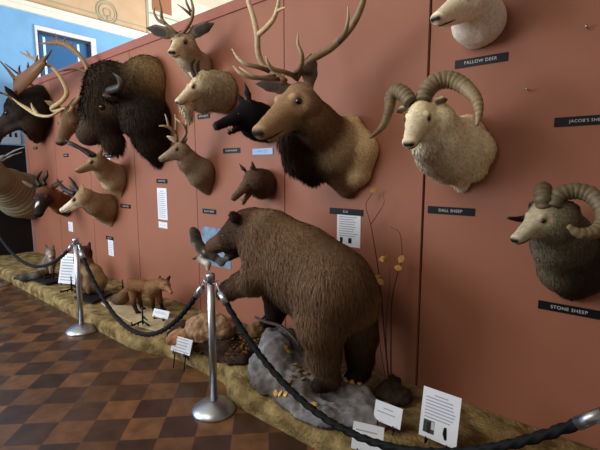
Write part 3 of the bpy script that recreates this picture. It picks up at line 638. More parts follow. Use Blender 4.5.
horn_tube(mb, [(176, 134, 0.33), (176, 123, 0.34), (175, 114, 0.35)], [1.4, 1.1, 0.4], bc1, bone_c)
horn_tube(mb, [(169, 128, 0.41), (167, 120, 0.42), (165, 114, 0.43)], [1.3, 1.0, 0.4], bc1, bone_c)
horn_tube(mb, [(178, 139, 0.34), (171, 137, 0.38), (167, 136, 0.40)], [1.3, 1.0, 0.4], bc1, bone_c)
mb.build('antler', HORN, r)

# --- bison
r = mount('bison_head_mount', (150, 112, 0), 'huge dark woolly bison head with a lighter brown hump')
K = P(101, 81, 0.50); N = P(79, 136, 0.70); H = Frame(K, N); L = H.L
b = Body(0.011, 0.08); wool = rgb(48, 36, 28); face = rgb(62, 48, 38); hump = rgb(118, 97, 67); chest = rgb(38, 29, 23)
b.bone(H(0.02, 0, -0.18), H(0.42, 0, -0.22), 0.25, 0.22, wool, 0.075, comb=-H.w)
b.bone(H(0.42, 0, -0.22), H(0.92, 0, -0.12), 0.195, 0.118, face, 0.007, comb=-H.w)
b.bone(H(0.35, 0, -0.40), H(0.86, 0, -0.24), 0.14, 0.075, wool, 0.03, comb=(0, 0, -1))
b.chain([H(0.70, 0, -0.36), H(0.84, 0, -0.52), H(0.92, 0, -0.62)], [0.105, 0.085, 0.03], wool, fur=0.08, comb=(0, 0, -1))
b.chain(PT([(123, 96, 0.32), (133, 101, 0.22), (145, 106, 0.0)]), [0.25, 0.31, 0.36], wool, fur=0.045, comb=(0.4, 0.5, -1))
b.chain(PT([(136, 84, 0.24), (147, 80, 0.08), (151, 84, -0.02)]), [0.20, 0.235, 0.22], [rgb(70, 54, 40), rgb(84, 66, 48)], fur=0.04, comb=(0.5, 0.3, -1))
b.chain(PT([(146, 118, 0.18), (154, 138, 0.08), (159, 156, 0.0)]), [0.25, 0.19, 0.10], chest, fur=0.06, comb=(0, 0.2, -1))
b.patch(P(142, 58, 0.15), P(162, 72, 0.02), 0.24, hump, 0.12)
b.patch(P(150, 62, 0.2), P(160, 78, 0.05), 0.12, rgb(138, 115, 80), 0.10)
q = b.surf(H(1.4, 0, -0.08), -H.u); b.patch(q - H.v * 0.05, q + H.v * 0.05, 0.060, rgb(26, 22, 22), 0.02, 0.0); b.patch(q - H.v * 0.07 + H.w * 0.06, q + H.v * 0.07 + H.w * 0.06, 0.035, rgb(92, 78, 66), 0.03, 0.0)
for sg in (-1, 1):
    e0 = H(0.22, sg * 0.26, -0.30); e1 = H(0.20, sg * 0.54, -0.38); b.chain([e0, e0 * .5 + e1 * .5, e1], [0.05, 0.075, 0.02], rgb(84, 66, 52), fur=0.02, k=0.03, flat=(H.u, 2.2))
eq = b.surf(CAM, ray(102, 107), 9.0); mirr = lambda p: p - H.v * (2 * ((p - H.K) @ H.v))
for q in (eq, mirr(eq)): b.patch(q, q, 0.075, rgb(84, 66, 52), 0.035, 0.0)
b.cut(*WCUT)
skin(r, b, blades=34000, width=0.010, lift=0.38, curl=0.13, cvar=0.45)
hr_ = b.surf(CAM, ray(113, 92), 9.0)
for f_ in (lambda p: p, mirr):
    MB().sphere(f_(eq), 0.032).build('eye', M['eye'], r)
    if f_ is mirr: f_ = lambda p: H.K + (p - H.K) - H.v * (1.55 * ((p - H.K) @ H.v)) - [0, 0, 0.05]
    mb = MB(); mb.tube([f_(x) for x in (hr_ + [0, 0.06, 0], hr_ + [0.03, -0.05, 0.0], P(120, 87, D - hr_[1] + 0.05), P(119, 79, D - hr_[1] + 0.04), P(113, 73, D - hr_[1] + 0.02))], [0.042, 0.042, 0.034, 0.020, 0.005], c=rgb(26, 23, 22), c2=rgb(58, 51, 44), seg=12); mb.build('horn', HORN, r)

# --- pronghorns
def pronghorn(base, K, N, neck, nr, brisket, br, label, horns, ear, face, cape, neckc):
    r = mount('pronghorn_head_mount', base, label); H = Frame(P(*K), P(*N)); L = H.L
    b = Body(0.0085, 0.05); ungulate_head(b, H, cape, muz=face, fur=0.006, ears=ear, earw=0.10, nose=rgb(20, 16, 15), wide=0.95, lid=rgb(40, 30, 24))
    b.chain(PT(neck), nr, neckc, fur=0.014); b.chain(PT(brisket), br, rgb(196, 178, 150), fur=0.012)
    b.cut(*WCUT); skin(r, b, blades=4500, width=0.008); eyes(r, H, 0.36, -0.10, 0.05 * L, b)
    mouth(r, H, b)
    for hp, hr in horns:
        mb = MB(); horn_tube(mb, hp[0], hr, rgb(26, 22, 20), rgb(20, 17, 16), seg=8)
        for q in hp[1:]: horn_tube(mb, q, [1.4, 1.0, 0.4], rgb(24, 20, 19))
        mb.build('horn', HORN, r)
pronghorn((120, 180, 0), (95, 155, 0.38), (75, 170, 0.62), [(98, 162, 0.34), (105, 170, 0.22), (115, 177, 0.08), (120, 180, -0.02)], [0.10, 0.125, 0.165, 0.185],
          [(110, 184, 0.14), (121, 193, 0.0)], [0.09, 0.05], 'tan antelope head with straight dark horns just below the bison beard',
          [([[(95, 156, 0.40), (87, 151, 0.46), (77, 147, 0.54), (67, 144, 0.60)]], [2.2, 2.2, 1.8, 0.5]), ([[(91, 156, 0.44), (83, 150, 0.50), (73, 144, 0.58), (65, 140, 0.64)]], [2.2, 2.2, 1.8, 0.5])],
          (P(92, 151, 0.40), P(103, 149, 0.32)), rgb(138, 114, 86), rgb(132, 108, 80), rgb(142, 120, 90))
pronghorn((111, 208, 0), (81, 190, 0.42), (59, 210, 0.64), [(86, 197, 0.37), (95, 204, 0.25), (105, 207, 0.10), (111, 209, -0.02)], [0.11, 0.135, 0.17, 0.19],
          [(100, 214, 0.14), (111, 222, 0.0)], [0.09, 0.06], 'tan antelope head with a white face and black pronged horns, lower of the tan pair',
          [([[(75, 194, 0.46), (66, 190, 0.50), (60, 184, 0.50), (57, 179, 0.48)], [(66, 190, 0.50), (62, 192, 0.53), (58, 191, 0.55)]], [2.6, 2.4, 1.5, 0.5]),
           ([[(80, 193, 0.42), (76, 188, 0.43), (73, 182, 0.42), (69, 177, 0.40)], [(76, 188, 0.43), (72, 188, 0.46), (70, 186, 0.47)]], [2.6, 2.2, 1.5, 0.5])],
          (P(72, 187, 0.46), P(82, 183, 0.36)), rgb(192, 178, 156), rgb(140, 112, 82), rgb(130, 104, 76))

# --- caribou, mostly behind the bison
r = mount('caribou_head_mount', (88, 112, 0), 'brown caribou head facing out with pale sweeping antlers, left of the bison')
K = P(68, 107, 0.36); N = P(58, 142, 0.58); H = Frame(K, N)
b = Body(0.0105, 0.06); cc = rgb(112, 88, 62)
ungulate_head(b, H, cc, muz=rgb(96, 74, 54), fur=0.012, nose=rgb(26, 20, 18), earw=0.09, deep=0.9)
b.chain(PT([(73, 118, 0.32), (80, 118, 0.18), (87, 114, -0.02)]), [0.13, 0.19, 0.25], rgb(80, 62, 46), fur=0.03)
b.cut(*WCUT); skin(r, b, blades=4000, width=0.011); eyes(r, H, 0.37, -0.10, 0.045 * H.L, b)
mouth(r, H, b)
cr, cr2, br = rgb(172, 146, 100), rgb(140, 108, 68), rgb(112, 78, 44)
mb = MB()
horn_tube(mb, [(66, 108, 0.40), (56, 111, 0.46), (52, 108, 0.50), (62, 101, 0.46), (67, 93, 0.42), (63, 82, 0.42), (55, 70, 0.44), (42, 62, 0.46), (30, 57, 0.48), (20, 52, 0.50)], [2.0, 2.2, 2.0, 2.2, 2.3, 2.0, 1.9, 1.7, 1.3, 0.4], cr, cr2, seg=10)
horn_tube(mb, [(62, 110, 0.44), (50, 116, 0.56), (38, 115, 0.62), (28, 109, 0.64), (20, 104, 0.66), (12, 98, 0.66)], [1.8, 2.2, 2.6, 2.6, 1.8, 0.5], rgb(176, 156, 116), cr, flat=0.6)
horn_tube(mb, [(38, 115, 0.62), (33, 108, 0.66), (31, 103, 0.67)], [1.8, 1.5, 0.4], rgb(176, 156, 116), cr)
horn_tube(mb, [(30, 57, 0.48), (28, 53, 0.49), (26, 50, 0.50)], [1.0, 0.8, 0.3], cr2)
mb.build('antler', HORN, r)
mb = MB()
horn_tube(mb, [(71, 107, 0.33), (76, 102, 0.28), (84, 90, 0.20), (88, 76, 0.18), (86, 65, 0.20), (79, 55, 0.24), (70, 47, 0.28), (60, 43, 0.32), (50, 43, 0.36), (38, 44, 0.40)], [2.0, 2.1, 2.1, 2.1, 2.1, 2.3, 2.7, 2.6, 1.6, 0.4], rgb(150, 118, 76), br, seg=10)
for a, m, e in (((60, 43, .32), (57, 38, .33), (55, 33, .34)), ((66, 45, .30), (64, 41, .30), (67, 37, .30)), ((56, 43, .34), (53, 40, .35), (51, 37, .36)), ((74, 50, .26), (72, 46, .26), (73, 42, .26))):
    horn_tube(mb, [a, m, e], [1.3, 1.0, 0.3], br)
horn_tube(mb, [(87, 72, 0.18), (76, 69, 0.16), (66, 70, 0.18), (57, 72, 0.20)], [1.3, 1.2, 1.0, 0.3], br)
horn_tube(mb, [(72, 107, 0.34), (70, 111, 0.46), (66, 113, 0.54)], [1.6, 1.4, 0.4], cr)
mb.build('antler', HORN, r)

# --- moose at the left edge
r = mount('moose_head_mount', (38, 112, 0), 'dark moose head with a broad brown palmed antler at the left edge')
K = P(18, 98, 0.42); N = P(-14, 132, 0.80); H = Frame(K, N); L = H.L
b = Body(0.013, 0.09); mc = rgb(32, 25, 21)
ungulate_head(b, H, mc, muz=rgb(44, 35, 29), fur=0.015, wide=0.95, deep=1.1, nose=rgb(26, 21, 19))
b.bone(H(0.9, 0, -0.12), H(1.02, 0, -0.22), 0.11, 0.085, rgb(44, 35, 29), 0.01)
b.chain(PT([(22, 108, 0.36), (33, 110, 0.20), (44, 108, -0.02)]), [0.21, 0.30, 0.36], mc, fur=0.05, comb=(0.2, 0.3, -1))
b.chain(PT([(30, 122, 0.28), (36, 134, 0.12), (37, 138, 0.08)]), [0.16, 0.09, 0.05], rgb(62, 46, 34), fur=0.05, comb=(0, 0, -1))
b.cut(*WCUT); skin(r, b, blades=7000, width=0.014); eyes(r, H, 0.37, -0.10, 0.04 * L, b)
mouth(r, H, b)
palm = [(13, 95, .48), (14, 86, .50), (14, 78, .54), (20, 74, .56), (27, 69, .57), (36, 62, .57), (44, 58, .56), (46, 64, .54), (40, 73, .52), (32, 82, .50), (24, 90, .48), (17, 96, .47)]
def palm_mesh(pts, thick, tines, back):
    mb = MB(); Pn = np.array(pts); c = Pn.mean(0); nn = nrm(np.cross(Pn[3] - Pn[0], Pn[7] - Pn[0])); n = len(Pn)
    V = [c + nn * thick * 1.4, c - nn * thick * 1.4] + [p + nn * thick for p in Pn] + [p - nn * thick for p in Pn]
    F3 = []; F4 = []
    for i in range(n):
        j = (i + 1) % n; F3 += [(0, 2 + i, 2 + j), (1, 2 + n + j, 2 + n + i)]; F4.append((2 + i, 2 + n + i, 2 + n + j, 2 + j))
    mb.add(V, F4, F3, c=rgb(112, 72, 38))
    for q, rr in tines: mb.tube(q, [x * mpp(q[0]) for x in rr], c=rgb(104, 66, 36), c2=rgb(58, 40, 28))
    mb.tube(back, [0.035, 0.04, 0.045], c=rgb(96, 62, 34), seg=10); return mb
tn = [(PT([(15, 79, .54), (8, 70, .57), (0, 61, .60)]), [2.0, 1.3, 0.4]), (PT([(20, 74, .56), (19, 69, .57), (20, 65, .58)]), [1.5, 1.0, 0.3]), (PT([(28, 68, .57), (28, 65, .58), (28, 62, .58)]), [1.3, 0.9, 0.3]),
      (PT([(44, 60, .56), (48, 55, .56), (52, 50, .56)]), [2.0, 1.3, 0.4]), (PT([(36, 62, .57), (37, 58, .57), (38, 55, .57)]), [1.3, 0.9, 0.3]), (PT([(15, 94, .48), (6, 94, .56), (-4, 92, .62)]), [1.8, 1.4, 0.5])]
palm_mesh(PT(palm), 0.014, tn, [H(0.06, 0.10, -0.06), H(0.02, 0.25, 0.0), P(17, 93, 0.48)]).build('antler', HORN, r)
mir = lambda p: p - H.v * (2 * ((p - H.K) @ H.v))
palm_mesh([mir(p) for p in PT(palm)][::-1], 0.014, [([mir(x) for x in q], rr) for q, rr in tn], [H(0.06, -0.10, -0.06), H(0.02, -0.25, 0.0), mir(P(17, 93, 0.48))]).build('antler', HORN, r)

# --- two antelopes low at the left end of the partition
r = mount('antelope_head_mount', (36, 197, 0), 'big grey antelope neck with skin folds, its head beyond the left edge')
K = P(-12, 160, 0.84); N = P(-30, 182, 1.14); H = Frame(K, N); L = H.L
b = Body(0.013, 0.07); gg = rgb(112, 102, 82)
ungulate_head(b, H, rgb(120, 112, 98), muz=rgb(60, 50, 42), fur=0.0, nose=rgb(16, 14, 13))
n0 = P(-4, 178, 0.72); b0 = P(33, 197, -0.02)
b.chain([H(0.05, 0, -0.3), n0, P(9, 187, 0.46), P(21, 195, 0.22), b0], [0.16, 0.20, 0.29, 0.385, 0.41], gg, fur=0.0)
b.cut(*WCUT)
me = b.mesh('head_and_neck'); nV = len(me.vertices); co_ = np.empty(nV * 3); me.vertices.foreach_get('co', co_); co_ = co_.reshape(-1, 3); no_ = np.empty(nV * 3); me.vertices.foreach_get('normal', no_); no_ = no_.reshape(-1, 3)
ax_ = nrm(b0 - n0); s_ = (co_ - n0) @ ax_; fade = np.clip((s_ - 0.02) / 0.15, 0, 1)
co_ += no_ * (fade * 0.008 * np.abs(np.sin(s_ * 40 + 1.6 * np.array([mnoise.noise(Vector(v * 2.2)) for v in co_]) + 2.0 * (co_[:, 2] - n0[2]))))[:, None]; co_[:, 1] = np.minimum(co_[:, 1], D - 0.003)
me.vertices.foreach_set('co', co_.ravel()); me.update(); link('head_and_neck', me, FUR, r)
eyes(r, H, 0.37, -0.10, 0.045 * L, b); mouth(r, H, b)
for dx, dy in ((0, 0), (-3, 5)):
    mb = MB(); mb.tube([H(0.06, 0.10 if dx == 0 else -0.10, -0.06)] + PT([(-4 + dx, 160 + dy, 0.74), (4 + dx, 157 + dy, 0.66), (14 + dx, 151 + dy, 0.56), (25 + dx, 147 + dy, 0.47)]), [0.03, 0.026, 0.02, 0.014, 0.005], c=rgb(92, 88, 82), c2=rgb(120, 116, 108), ridge=(0.1, 0.03)); mb.build('horn', HORN, r)
r = mount('antelope_head_mount', (68, 206, 0), 'dark-faced brown antelope head with short black horns, overlapping the big grey neck')
K = P(43, 186, 0.42); N = P(37, 214, 0.62); H = Frame(K, N); L = H.L
b = Body(0.0095, 0.05); db = rgb(104, 66, 40)
ungulate_head(b, H, rgb(46, 33, 26), muz=rgb(34, 26, 22), fur=0.006, nose=rgb(10, 9, 9), earcol=rgb(60, 44, 34), earin=rgb(96, 80, 66))
b.chain(PT([(46, 194, 0.38), (53, 198, 0.26), (62, 204, 0.10), (68, 207, -0.02)]), [0.115, 0.13, 0.15, 0.155], db, fur=0.012)
q = b.surf(CAM, ray(36.5, 204), 9.0); b.patch(q - [0, 0, 0.05], q + [0, 0, 0.05], 0.022, rgb(222, 218, 208), 0.02, 0.0)
b.patch(P(66, 214, 0.10), P(76, 216, 0.0), 0.10, rgb(22, 18, 16), 0.04)
b.cut(*WCUT); skin(r, b, blades=3000, width=0.009); eyes(r, H, 0.37, -0.10, 0.045 * L, b); mouth(r, H, b)
for px in ([(40, 186, 0.45), (37, 180, 0.46), (39, 175, 0.46), (42, 171, 0.46)], [(45, 185, 0.40), (44, 180, 0.40), (47, 176, 0.40), (47, 170, 0.40)]):
    mb = MB(); horn_tube(mb, px, [2.2, 1.9, 1.4, 0.4], rgb(22, 19, 18)); mb.build('horn', HORN, r)



# ------------------------------------------------------------------ the bear on its rock
def bones_shift(*a): return [np.asarray(x) for x in a]
r = thing('bear', (-1.45, 2.05, 0.27), 'big brown bear on the grey rock reaching out with one forepaw', 'bear')
b = Body(0.0105, 0.09); fur1 = rgb(98, 75, 56); fur2 = rgb(80, 60, 45); dkf = rgb(50, 37, 29); blk = rgb(32, 25, 21); lite = rgb(122, 96, 69)
dn = (0.35, 0.1, -1)
b.chain(PT([(339, 285, 0.50), (321, 277, 0.52), (299, 263, 0.52), (274, 249, 0.55)]), [0.225, 0.235, 0.235, 0.225], [fur1, fur1, fur1], fur=0.038, comb=dn)
b.chain(PT([(345, 298, 0.48), (336, 278, 0.48), (306, 252, 0.52), (268, 230, 0.56)]), [0.19, 0.15, 0.13, 0.13], [lite, lite, lite], fur=0.05, comb=(0.8, 0.3, -0.7))
b.chain(PT([(268, 240, 0.56), (252, 231, 0.58), (240, 229, 0.60)]), [0.19, 0.145, 0.10], fur2, fur=0.03, comb=(0.8, 0.3, -0.7))
HK = P(243, 217, 0.60); HN = P(206, 247, 0.72); H = Frame(HK, HN); L = H.L
b.bone(H(0.08, 0, -0.24), H(0.40, 0, -0.22), 0.145, 0.115, dkf, 0.03, k=0.04, comb=-H.u)
b.bone(H(0.42, 0, -0.16), H(0.86, 0, -0.08), 0.086, 0.062, rgb(80, 60, 46), 0.008, k=0.04, comb=-H.u)
b.bone(H(0.30, 0, -0.42), H(0.72, 0, -0.42), 0.065, 0.032, dkf, 0.012, k=0.03, comb=-H.u)
for sg in (-1, 1):
    b.chain([H(-0.04, sg * 0.30, -0.10), H(-0.10, sg * 0.44, 0.0)], [0.05, 0.048], rgb(44, 32, 26), fur=0.02, k=0.02, flat=(H.u, 1.7))
q = b.surf(H(1.5, 0, -0.08), -H.u); b.patch(q, q, 0.03, rgb(20, 16, 15), 0.012, 0.0)
b.chain(PT([(268, 262, 0.62), (254, 279, 0.66), (240, 284, 0.68), (229, 290, 0.69), (223, 293, 0.69)]), [0.155, 0.105, 0.072, 0.062, 0.050], [fur1, fur2, dkf, blk], fur=0.03, comb=(-0.3, 0, -1), k=0.06)
for i, (x, y) in enumerate(((219, 291), (219, 294), (221, 297), (224, 298))):
    b.bone(P(225, 292 + i * 1.3, 0.69), P(x, y, 0.70 - 0.01 * i), 0.024, 0.016, blk, 0.008, k=0.015)
b.chain(PT([(276, 270, 0.42), (276, 292, 0.34), (276, 310, 0.33), (274, 320, 0.36)]), [0.15, 0.10, 0.075, 0.055], [fur2, dkf, blk], fur=0.025, comb=(0, 0, -1), k=0.06)
b.chain(PT([(274, 320, 0.36), (266, 322, 0.42)]), [0.055, 0.045], blk, fur=0.015, k=0.03)
b.chain(PT([(333, 290, 0.60), (322, 322, 0.63), (323, 352, 0.60), (329, 376, 0.60)]), [0.215, 0.150, 0.098, 0.072], [fur1, fur1, fur2], fur=0.045, comb=(0.1, 0, -1), k=0.07)
b.chain(PT([(329, 380, 0.60), (320, 385, 0.68)]), [0.066, 0.052], blk, fur=0.015, k=0.03)
b.chain(PT([(353, 308, 0.38), (360, 335, 0.36), (360, 356, 0.35), (360, 370, 0.35)]), [0.165, 0.11, 0.082, 0.068], [fur2, dkf, blk], fur=0.04, comb=(0, 0, -1), k=0.05)
b.chain(PT([(360, 371, 0.35), (352, 377, 0.42)]), [0.062, 0.05], blk, fur=0.015, k=0.03)
b.chain(PT([(365, 296, 0.44), (368, 308, 0.42)]), [0.06, 0.04], lite, fur=0.04, comb=(0, 0, -1))
b.chain(PT([(290, 286, 0.52), (316, 300, 0.52)]), [0.15, 0.17], fur2, fur=0.04, comb=dn)
skin(r, b, name='body', blades=46000, width=0.0055, lift=0.25, curl=0.05, cvar=0.22)
for sg in (-1, 1):
    q = b.surf(H(0.42, sg * 0.8, -0.10), -sg * H.v); MB().sphere(q - sg * H.v * 0.006, 0.012).build('eye', M['eye'], r)
cl = MB()
for i, (x, y) in enumerate(((216.5, 292), (216.5, 295.5), (218.5, 299), (222, 300.5))): cl.tube([P(219 + i, 292 + i * 1.8, 0.70 - 0.01 * i), P(x, y, 0.70 - 0.01 * i), P(x - 0.3, y + 2, 0.70 - 0.01 * i)], [0.009, 0.006, 0.002], c=rgb(30, 26, 24))
cl.build('claws', HORN, r)
tt = MB()
for sg in (-1, 1): tt.tube([H(0.74, sg * 0.06, -0.20), H(0.76, sg * 0.065, -0.31)], [0.009, 0.002], c=rgb(225, 215, 190)); tt.tube([H(0.66, sg * 0.05, -0.38), H(0.68, sg * 0.05, -0.29)], [0.008, 0.002], c=rgb(225, 215, 190))
tt.build('teeth', HORN, r)

r = thing('fish', P(200, 248, 0.72), 'dark mottled fish with a pale tail hanging from the bear\'s jaws', 'fish')
b = Body(0.0055, 0.03); fd = rgb(58, 50, 44); fp = rgb(138, 130, 118)
b.chain(PT([(195, 233, 0.73), (196, 240, 0.74), (201, 248, 0.74), (208, 254, 0.735), (214, 257, 0.72)]), [0.030, 0.037, 0.038, 0.036, 0.030], fd, fur=0)
b.bone(P(193, 230, 0.73), P(195, 234, 0.73), 0.024, 0.036, fd, 0)
b.chain(PT([(214, 257, 0.72), (221, 262, 0.70), (228, 258, 0.68)]), [0.03, 0.03, 0.02], rgb(96, 92, 88), fur=0, flat=(FW, 2.0))
b.patch(P(191, 238, 0.76), P(200, 253, 0.76), 0.020, fp, 0.015); b.patch(P(199, 243, 0.78), P(203, 247, 0.78), 0.014, rgb(30, 26, 24), 0.01)
[b.patch(P(x, y, 0.77), P(x + 1, y + 1, 0.77), 0.008, c_, 0.008) for x, y, c_ in ((194, 231, fp), (199, 240, (0.01, 0.01, 0.01)), (203, 251, fp), (208, 250, fp), (194, 243, fp), (206, 257, (0.01, 0.01, 0.01)), (211, 256, fp), (198, 250, (0.02, 0.02, 0.02)))]
b.patch(P(196, 235, 0.77), P(197, 236, 0.77), 0.016, rgb(150, 142, 128), 0.008)
fm = link('body', b.mesh('body', noise=0.006), STONE, r)
MB().sphere(P(195.5, 235, 0.775), 0.009).build('eye', M['eye'], r)
b = Body(0.005, 0.015)
b.chain(PT([(203, 254, 0.74), (200, 260, 0.74), (205, 263, 0.74)]), [0.018, 0.022, 0.02], fp, fur=0); b.chain(PT([(202, 260, 0.74), (208, 264, 0.74), (208, 269, 0.74)]), [0.02, 0.024, 0.018], rgb(196, 190, 176), fur=0); b.chain(PT([(199, 257, 0.74), (193, 259, 0.74)]), [0.012, 0.009], rgb(60, 54, 48), fur=0)
link('tail', b.mesh('tail', noise=0.004), STONE, r)

def stone(name, bones, label, cat, h, zcut, nz=0.05, k=0.06, m=None, patches=(), grain=6.0):
    b = Body(h, k)
    for a, c, ra, rb, col in bones: b.bone(a, c, ra, rb, col, 0)
    for p in patches: b.patch(*p)
    b.cut((0, 0, -1), -zcut); me = b.mesh(name, noise=0)
    n = len(me.vertices); co = np.empty(n * 3); me.vertices.foreach_get('co', co); co = co.reshape(-1, 3); no = np.empty(n * 3); me.vertices.foreach_get('normal', no); no = no.reshape(-1, 3)
    d = np.array([mnoise.fractal(Vector(v * grain), 1.0, 2.1, 5) for v in co]); co = co + no * (nz * d)[:, None]; co[:, 2] = np.maximum(co[:, 2], zcut)
    me.vertices.foreach_set('co', co.ravel()); me.update(); o = recentre(link(name, me, m or STONE)); return tag(o, label, cat)
g1, g2, g3 = rgb(120, 116, 116), rgb(100, 94, 92), rgb(84, 72, 60)
stone('rock', [((-2.10, 2.26, 0.26), (-2.06, 2.02, 0.16), 0.19, 0.13, g1), ((-2.05, 2.24, 0.28), (-1.62, 2.16, 0.10), 0.17, 0.15, g2), ((-1.98, 1.98, 0.11), (-1.45, 1.94, 0.10), 0.14, 0.13, g1),
               ((-1.6, 2.20, 0.11), (-1.24, 2.20, 0.13), 0.14, 0.11, g1), ((-1.45, 1.94, 0.08), (-1.22, 2.06, 0.10), 0.12, 0.11, g1), ((-2.0, 2.1, 0.3), (-1.8, 2.0, 0.2), 0.12, 0.10, g1)],
      'large sloping grey rock under the bear', 'rock', 0.014, 0.134, 0.07, 0.05,
      patches=[(G(x, y, z), G(x + 6, y + 3, z), r_, c_, 0.04, None) for x, y, z, r_, c_ in ((262, 388, .16, .05, rgb(66, 54, 44)), (300, 370, .26, .06, rgb(96, 74, 54)), (275, 350, .35, .04, rgb(84, 72, 62)), (335, 412, .14, .04, rgb(70, 60, 52)), (362, 395, .2, .035, rgb(150, 146, 148)), (258, 345, .36, .05, rgb(138, 136, 140)), (320, 402, .18, .04, rgb(146, 144, 150)), (285, 398, .13, .05, rgb(74, 58, 42)))] + [((-1.80, 1.92, 0.2), (-1.62, 1.95, 0.2), 0.06, g3, 0.05, None), ((-2.10, 1.90, 0.14), (-1.7, 1.83, 0.12), 0.05, rgb(70, 58, 46), 0.05, None)], grain=4.5)
# ragged soil bed with leaf litter at the left of the rock
sc1, sc2 = rgb(46, 34, 26), rgb(58, 42, 30)
stone('soil_bed', [((-3.26, 2.12, 0.10), (-2.45, 2.14, 0.10), 0.13, 0.12, sc1), ((-3.0, 2.05, 0.09), (-2.45, 2.06, 0.09), 0.10, 0.10, sc2), ((-3.25, 2.35, 0.10), (-2.45, 2.36, 0.10), 0.12, 0.12, sc2)],
      'dark soil bed of dead leaves between fox and rock', 'soil', 0.02, 0.134, 0.05, 0.08)
lit = MB()
for i in range(420):
    x = random.uniform(-3.32, -2.36); y = random.uniform(1.97, 2.48); z = 0.222 - 0.10 * max(0, (2.06 - y) / 0.10) + random.uniform(-0.012, 0.012)
    a = random.uniform(0, 6.3); s_ = random.uniform(0.012, 0.03); e1 = np.array([math.cos(a), math.sin(a), random.uniform(-.4, .4)]) * s_; e2 = np.array([-math.sin(a), math.cos(a), random.uniform(-.4, .4)]) * s_ * 0.6
    o = np.array([x, y, max(z, 0.15)]); up_ = np.array([0, 0, 0.006]); lit.add([o - e1, o - e2 * .9 + up_, o + e1, o + e2 + up_], F3=[(0, 1, 2), (0, 2, 3)])
tag(recentre(lit.build('leaf_litter', M['litter'], None, False)), 'scatter of dead brown leaves on the dark soil bed', 'leaf litter', kind='stuff')
def small_rock(px, py, z, sx, sz, col, label, nz=0.02):
    g = G(px, py, z); s_ = sx * mpp(g) ; h_ = sz * mpp(g)
    return stone('rock', [(g + RT * (-s_ * 0.35) + [0, 0, h_ * 0.3], g + RT * (s_ * 0.3) + [0, 0, h_ * 0.35], h_ * 0.62, h_ * 0.55, col), (g + [0, 0, h_ * 0.5], g + RT * s_ * 0.1 + [0, 0, h_ * 0.55], h_ * 0.5, h_ * 0.45, col)], label, 'rock', 0.009, z, nz, 0.03, grain=11)
small_rock(212, 338, 0.20, 30, 26, rgb(150, 118, 90), 'rounded tan boulder directly behind the near barrier post')
small_rock(182, 343, 0.18, 18, 14, rgb(156, 116, 84), 'small orange-tan stone above the tilted white card')
small_rock(175, 328, 0.135, 15, 10, rgb(128, 108, 84), 'flat greyish tan stone between fox and soil bed')
small_rock(238, 333, 0.22, 18, 11, rgb(122, 114, 106), 'pale grey stone between tan boulder and big rock')
small_rock(258, 336, 0.22, 12, 14, rgb(110, 84, 52), 'ochre stone against the left side of the big rock')
stone('root_mound', [(G(388, 398, 0.14) + [0, 0, 0.03], G(398, 400, 0.14) + [0, 0, 0.02], 0.085, 0.075, rgb(52, 40, 32)), (G(392, 394, 0.14), G(392, 394, 0.14) + [0, 0, 0.09], 0.07, 0.05, rgb(46, 36, 29))],
      'dark brown root mound the leafy twigs grow from', 'mound', 0.01, 0.134, 0.03, 0.03, grain=14)
br = MB(); br.tube(PT([(255, 317, 0.56), (266, 322, 0.56), (280, 326, 0.60), (292, 336, 0.62), (300, 346, 0.62)]), [0.008, 0.012, 0.014, 0.012, 0.008], c=rgb(60, 48, 40)); br.tube(PT([(262, 321, 0.56), (268, 318, 0.54)]), [0.008, 0.004], c=rgb(60, 48, 40))
tag(recentre(br.build('dead_branch', HORN)), 'thin dead branch lying over the top of the big rock', 'branch')

# dry leaves lying on the rock, each a thing
def leaf_at(c, s_, nrmv, name='dry_leaf'):
    nrmv = nrm(nrmv); a = nrm(np.cross(nrmv, RNG.normal(0, 1, 3))); bb = np.cross(nrmv, a); mb = MB(); V = []
    for t, w_ in ((-1, 0.0), (-0.5, 0.55), (0.1, 0.7), (0.6, 0.45), (1, 0)):
        V += [c + a * t * s_ - bb * w_ * s_ + nrmv * (abs(w_) * 0.25 * s_), c + a * t * s_ + nrmv * 0.004, c + a * t * s_ + bb * w_ * s_ + nrmv * (abs(w_) * 0.3 * s_)]
    F = []
    for i in range(4):
        for j in (0, 1): F.append((i * 3 + j, i * 3 + j + 1, i * 3 + j + 4, i * 3 + j + 3))
    top = len(V); V = V + [v - nrmv * 0.002 for v in V]; F = F + [tuple(top + q for q in f[::-1]) for f in F]
    mb.add(V, F); return mb
bpy.context.view_layer.update(); dg = bpy.context.evaluated_depsgraph_get()
def hit(px, py):
    d = ray(px, py); ok, loc, no, idx, ob, mt = SC.ray_cast(dg, Vector(tuple(CAM)), Vector(tuple(nrm(d))))
    return np.array(loc), np.array(no)
leaves = [(285.5, 348, 'upper of two curled yellow leaves on the rock left of the hind leg'), (288, 352, 'lower of two curled yellow leaves on the rock left of the hind leg'),
          (276, 393, 'left one of the yellow leaves on the low front of the rock'), (281, 394, 'middle one of the yellow leaves on the low front of the rock'), (286, 395, 'yellow leaf on the low front of the rock closest to the rope'),
          (314, 405, 'tiny yellow leaf alone at the bottom of the rock'), (346, 380, 'dry leaf between the hind paws, nearest the front hind paw'), (352, 382, 'dry leaf on the rock below the rear hind paw'), (359, 384, 'dry leaf at the right end of the rock top')]
for x, y, lb in leaves:
    c, no = hit(x, y); o = leaf_at(np.array([0, 0, 0.0]), 0.024, no).build('dry_leaf', M['leaf']); o.location = tuple(c + no * 0.006); tag(o, lb, 'leaf', 'dry leaves on the rock')
sp = MB()
for x, y, l_ in ((293, 377, 5), (300, 372, 6), (296, 366, 5), (303, 380, 5), (290, 384, 4), (308, 374, 4)):
    c, no = hit(x, y); a = nrm(RT + RNG.normal(0, .5, 3)); sp.tube([c - a * 0.03, c + no * 0.014, c + a * 0.035], [0.006, 0.010, 0.005], c=rgb(120, 92, 64))
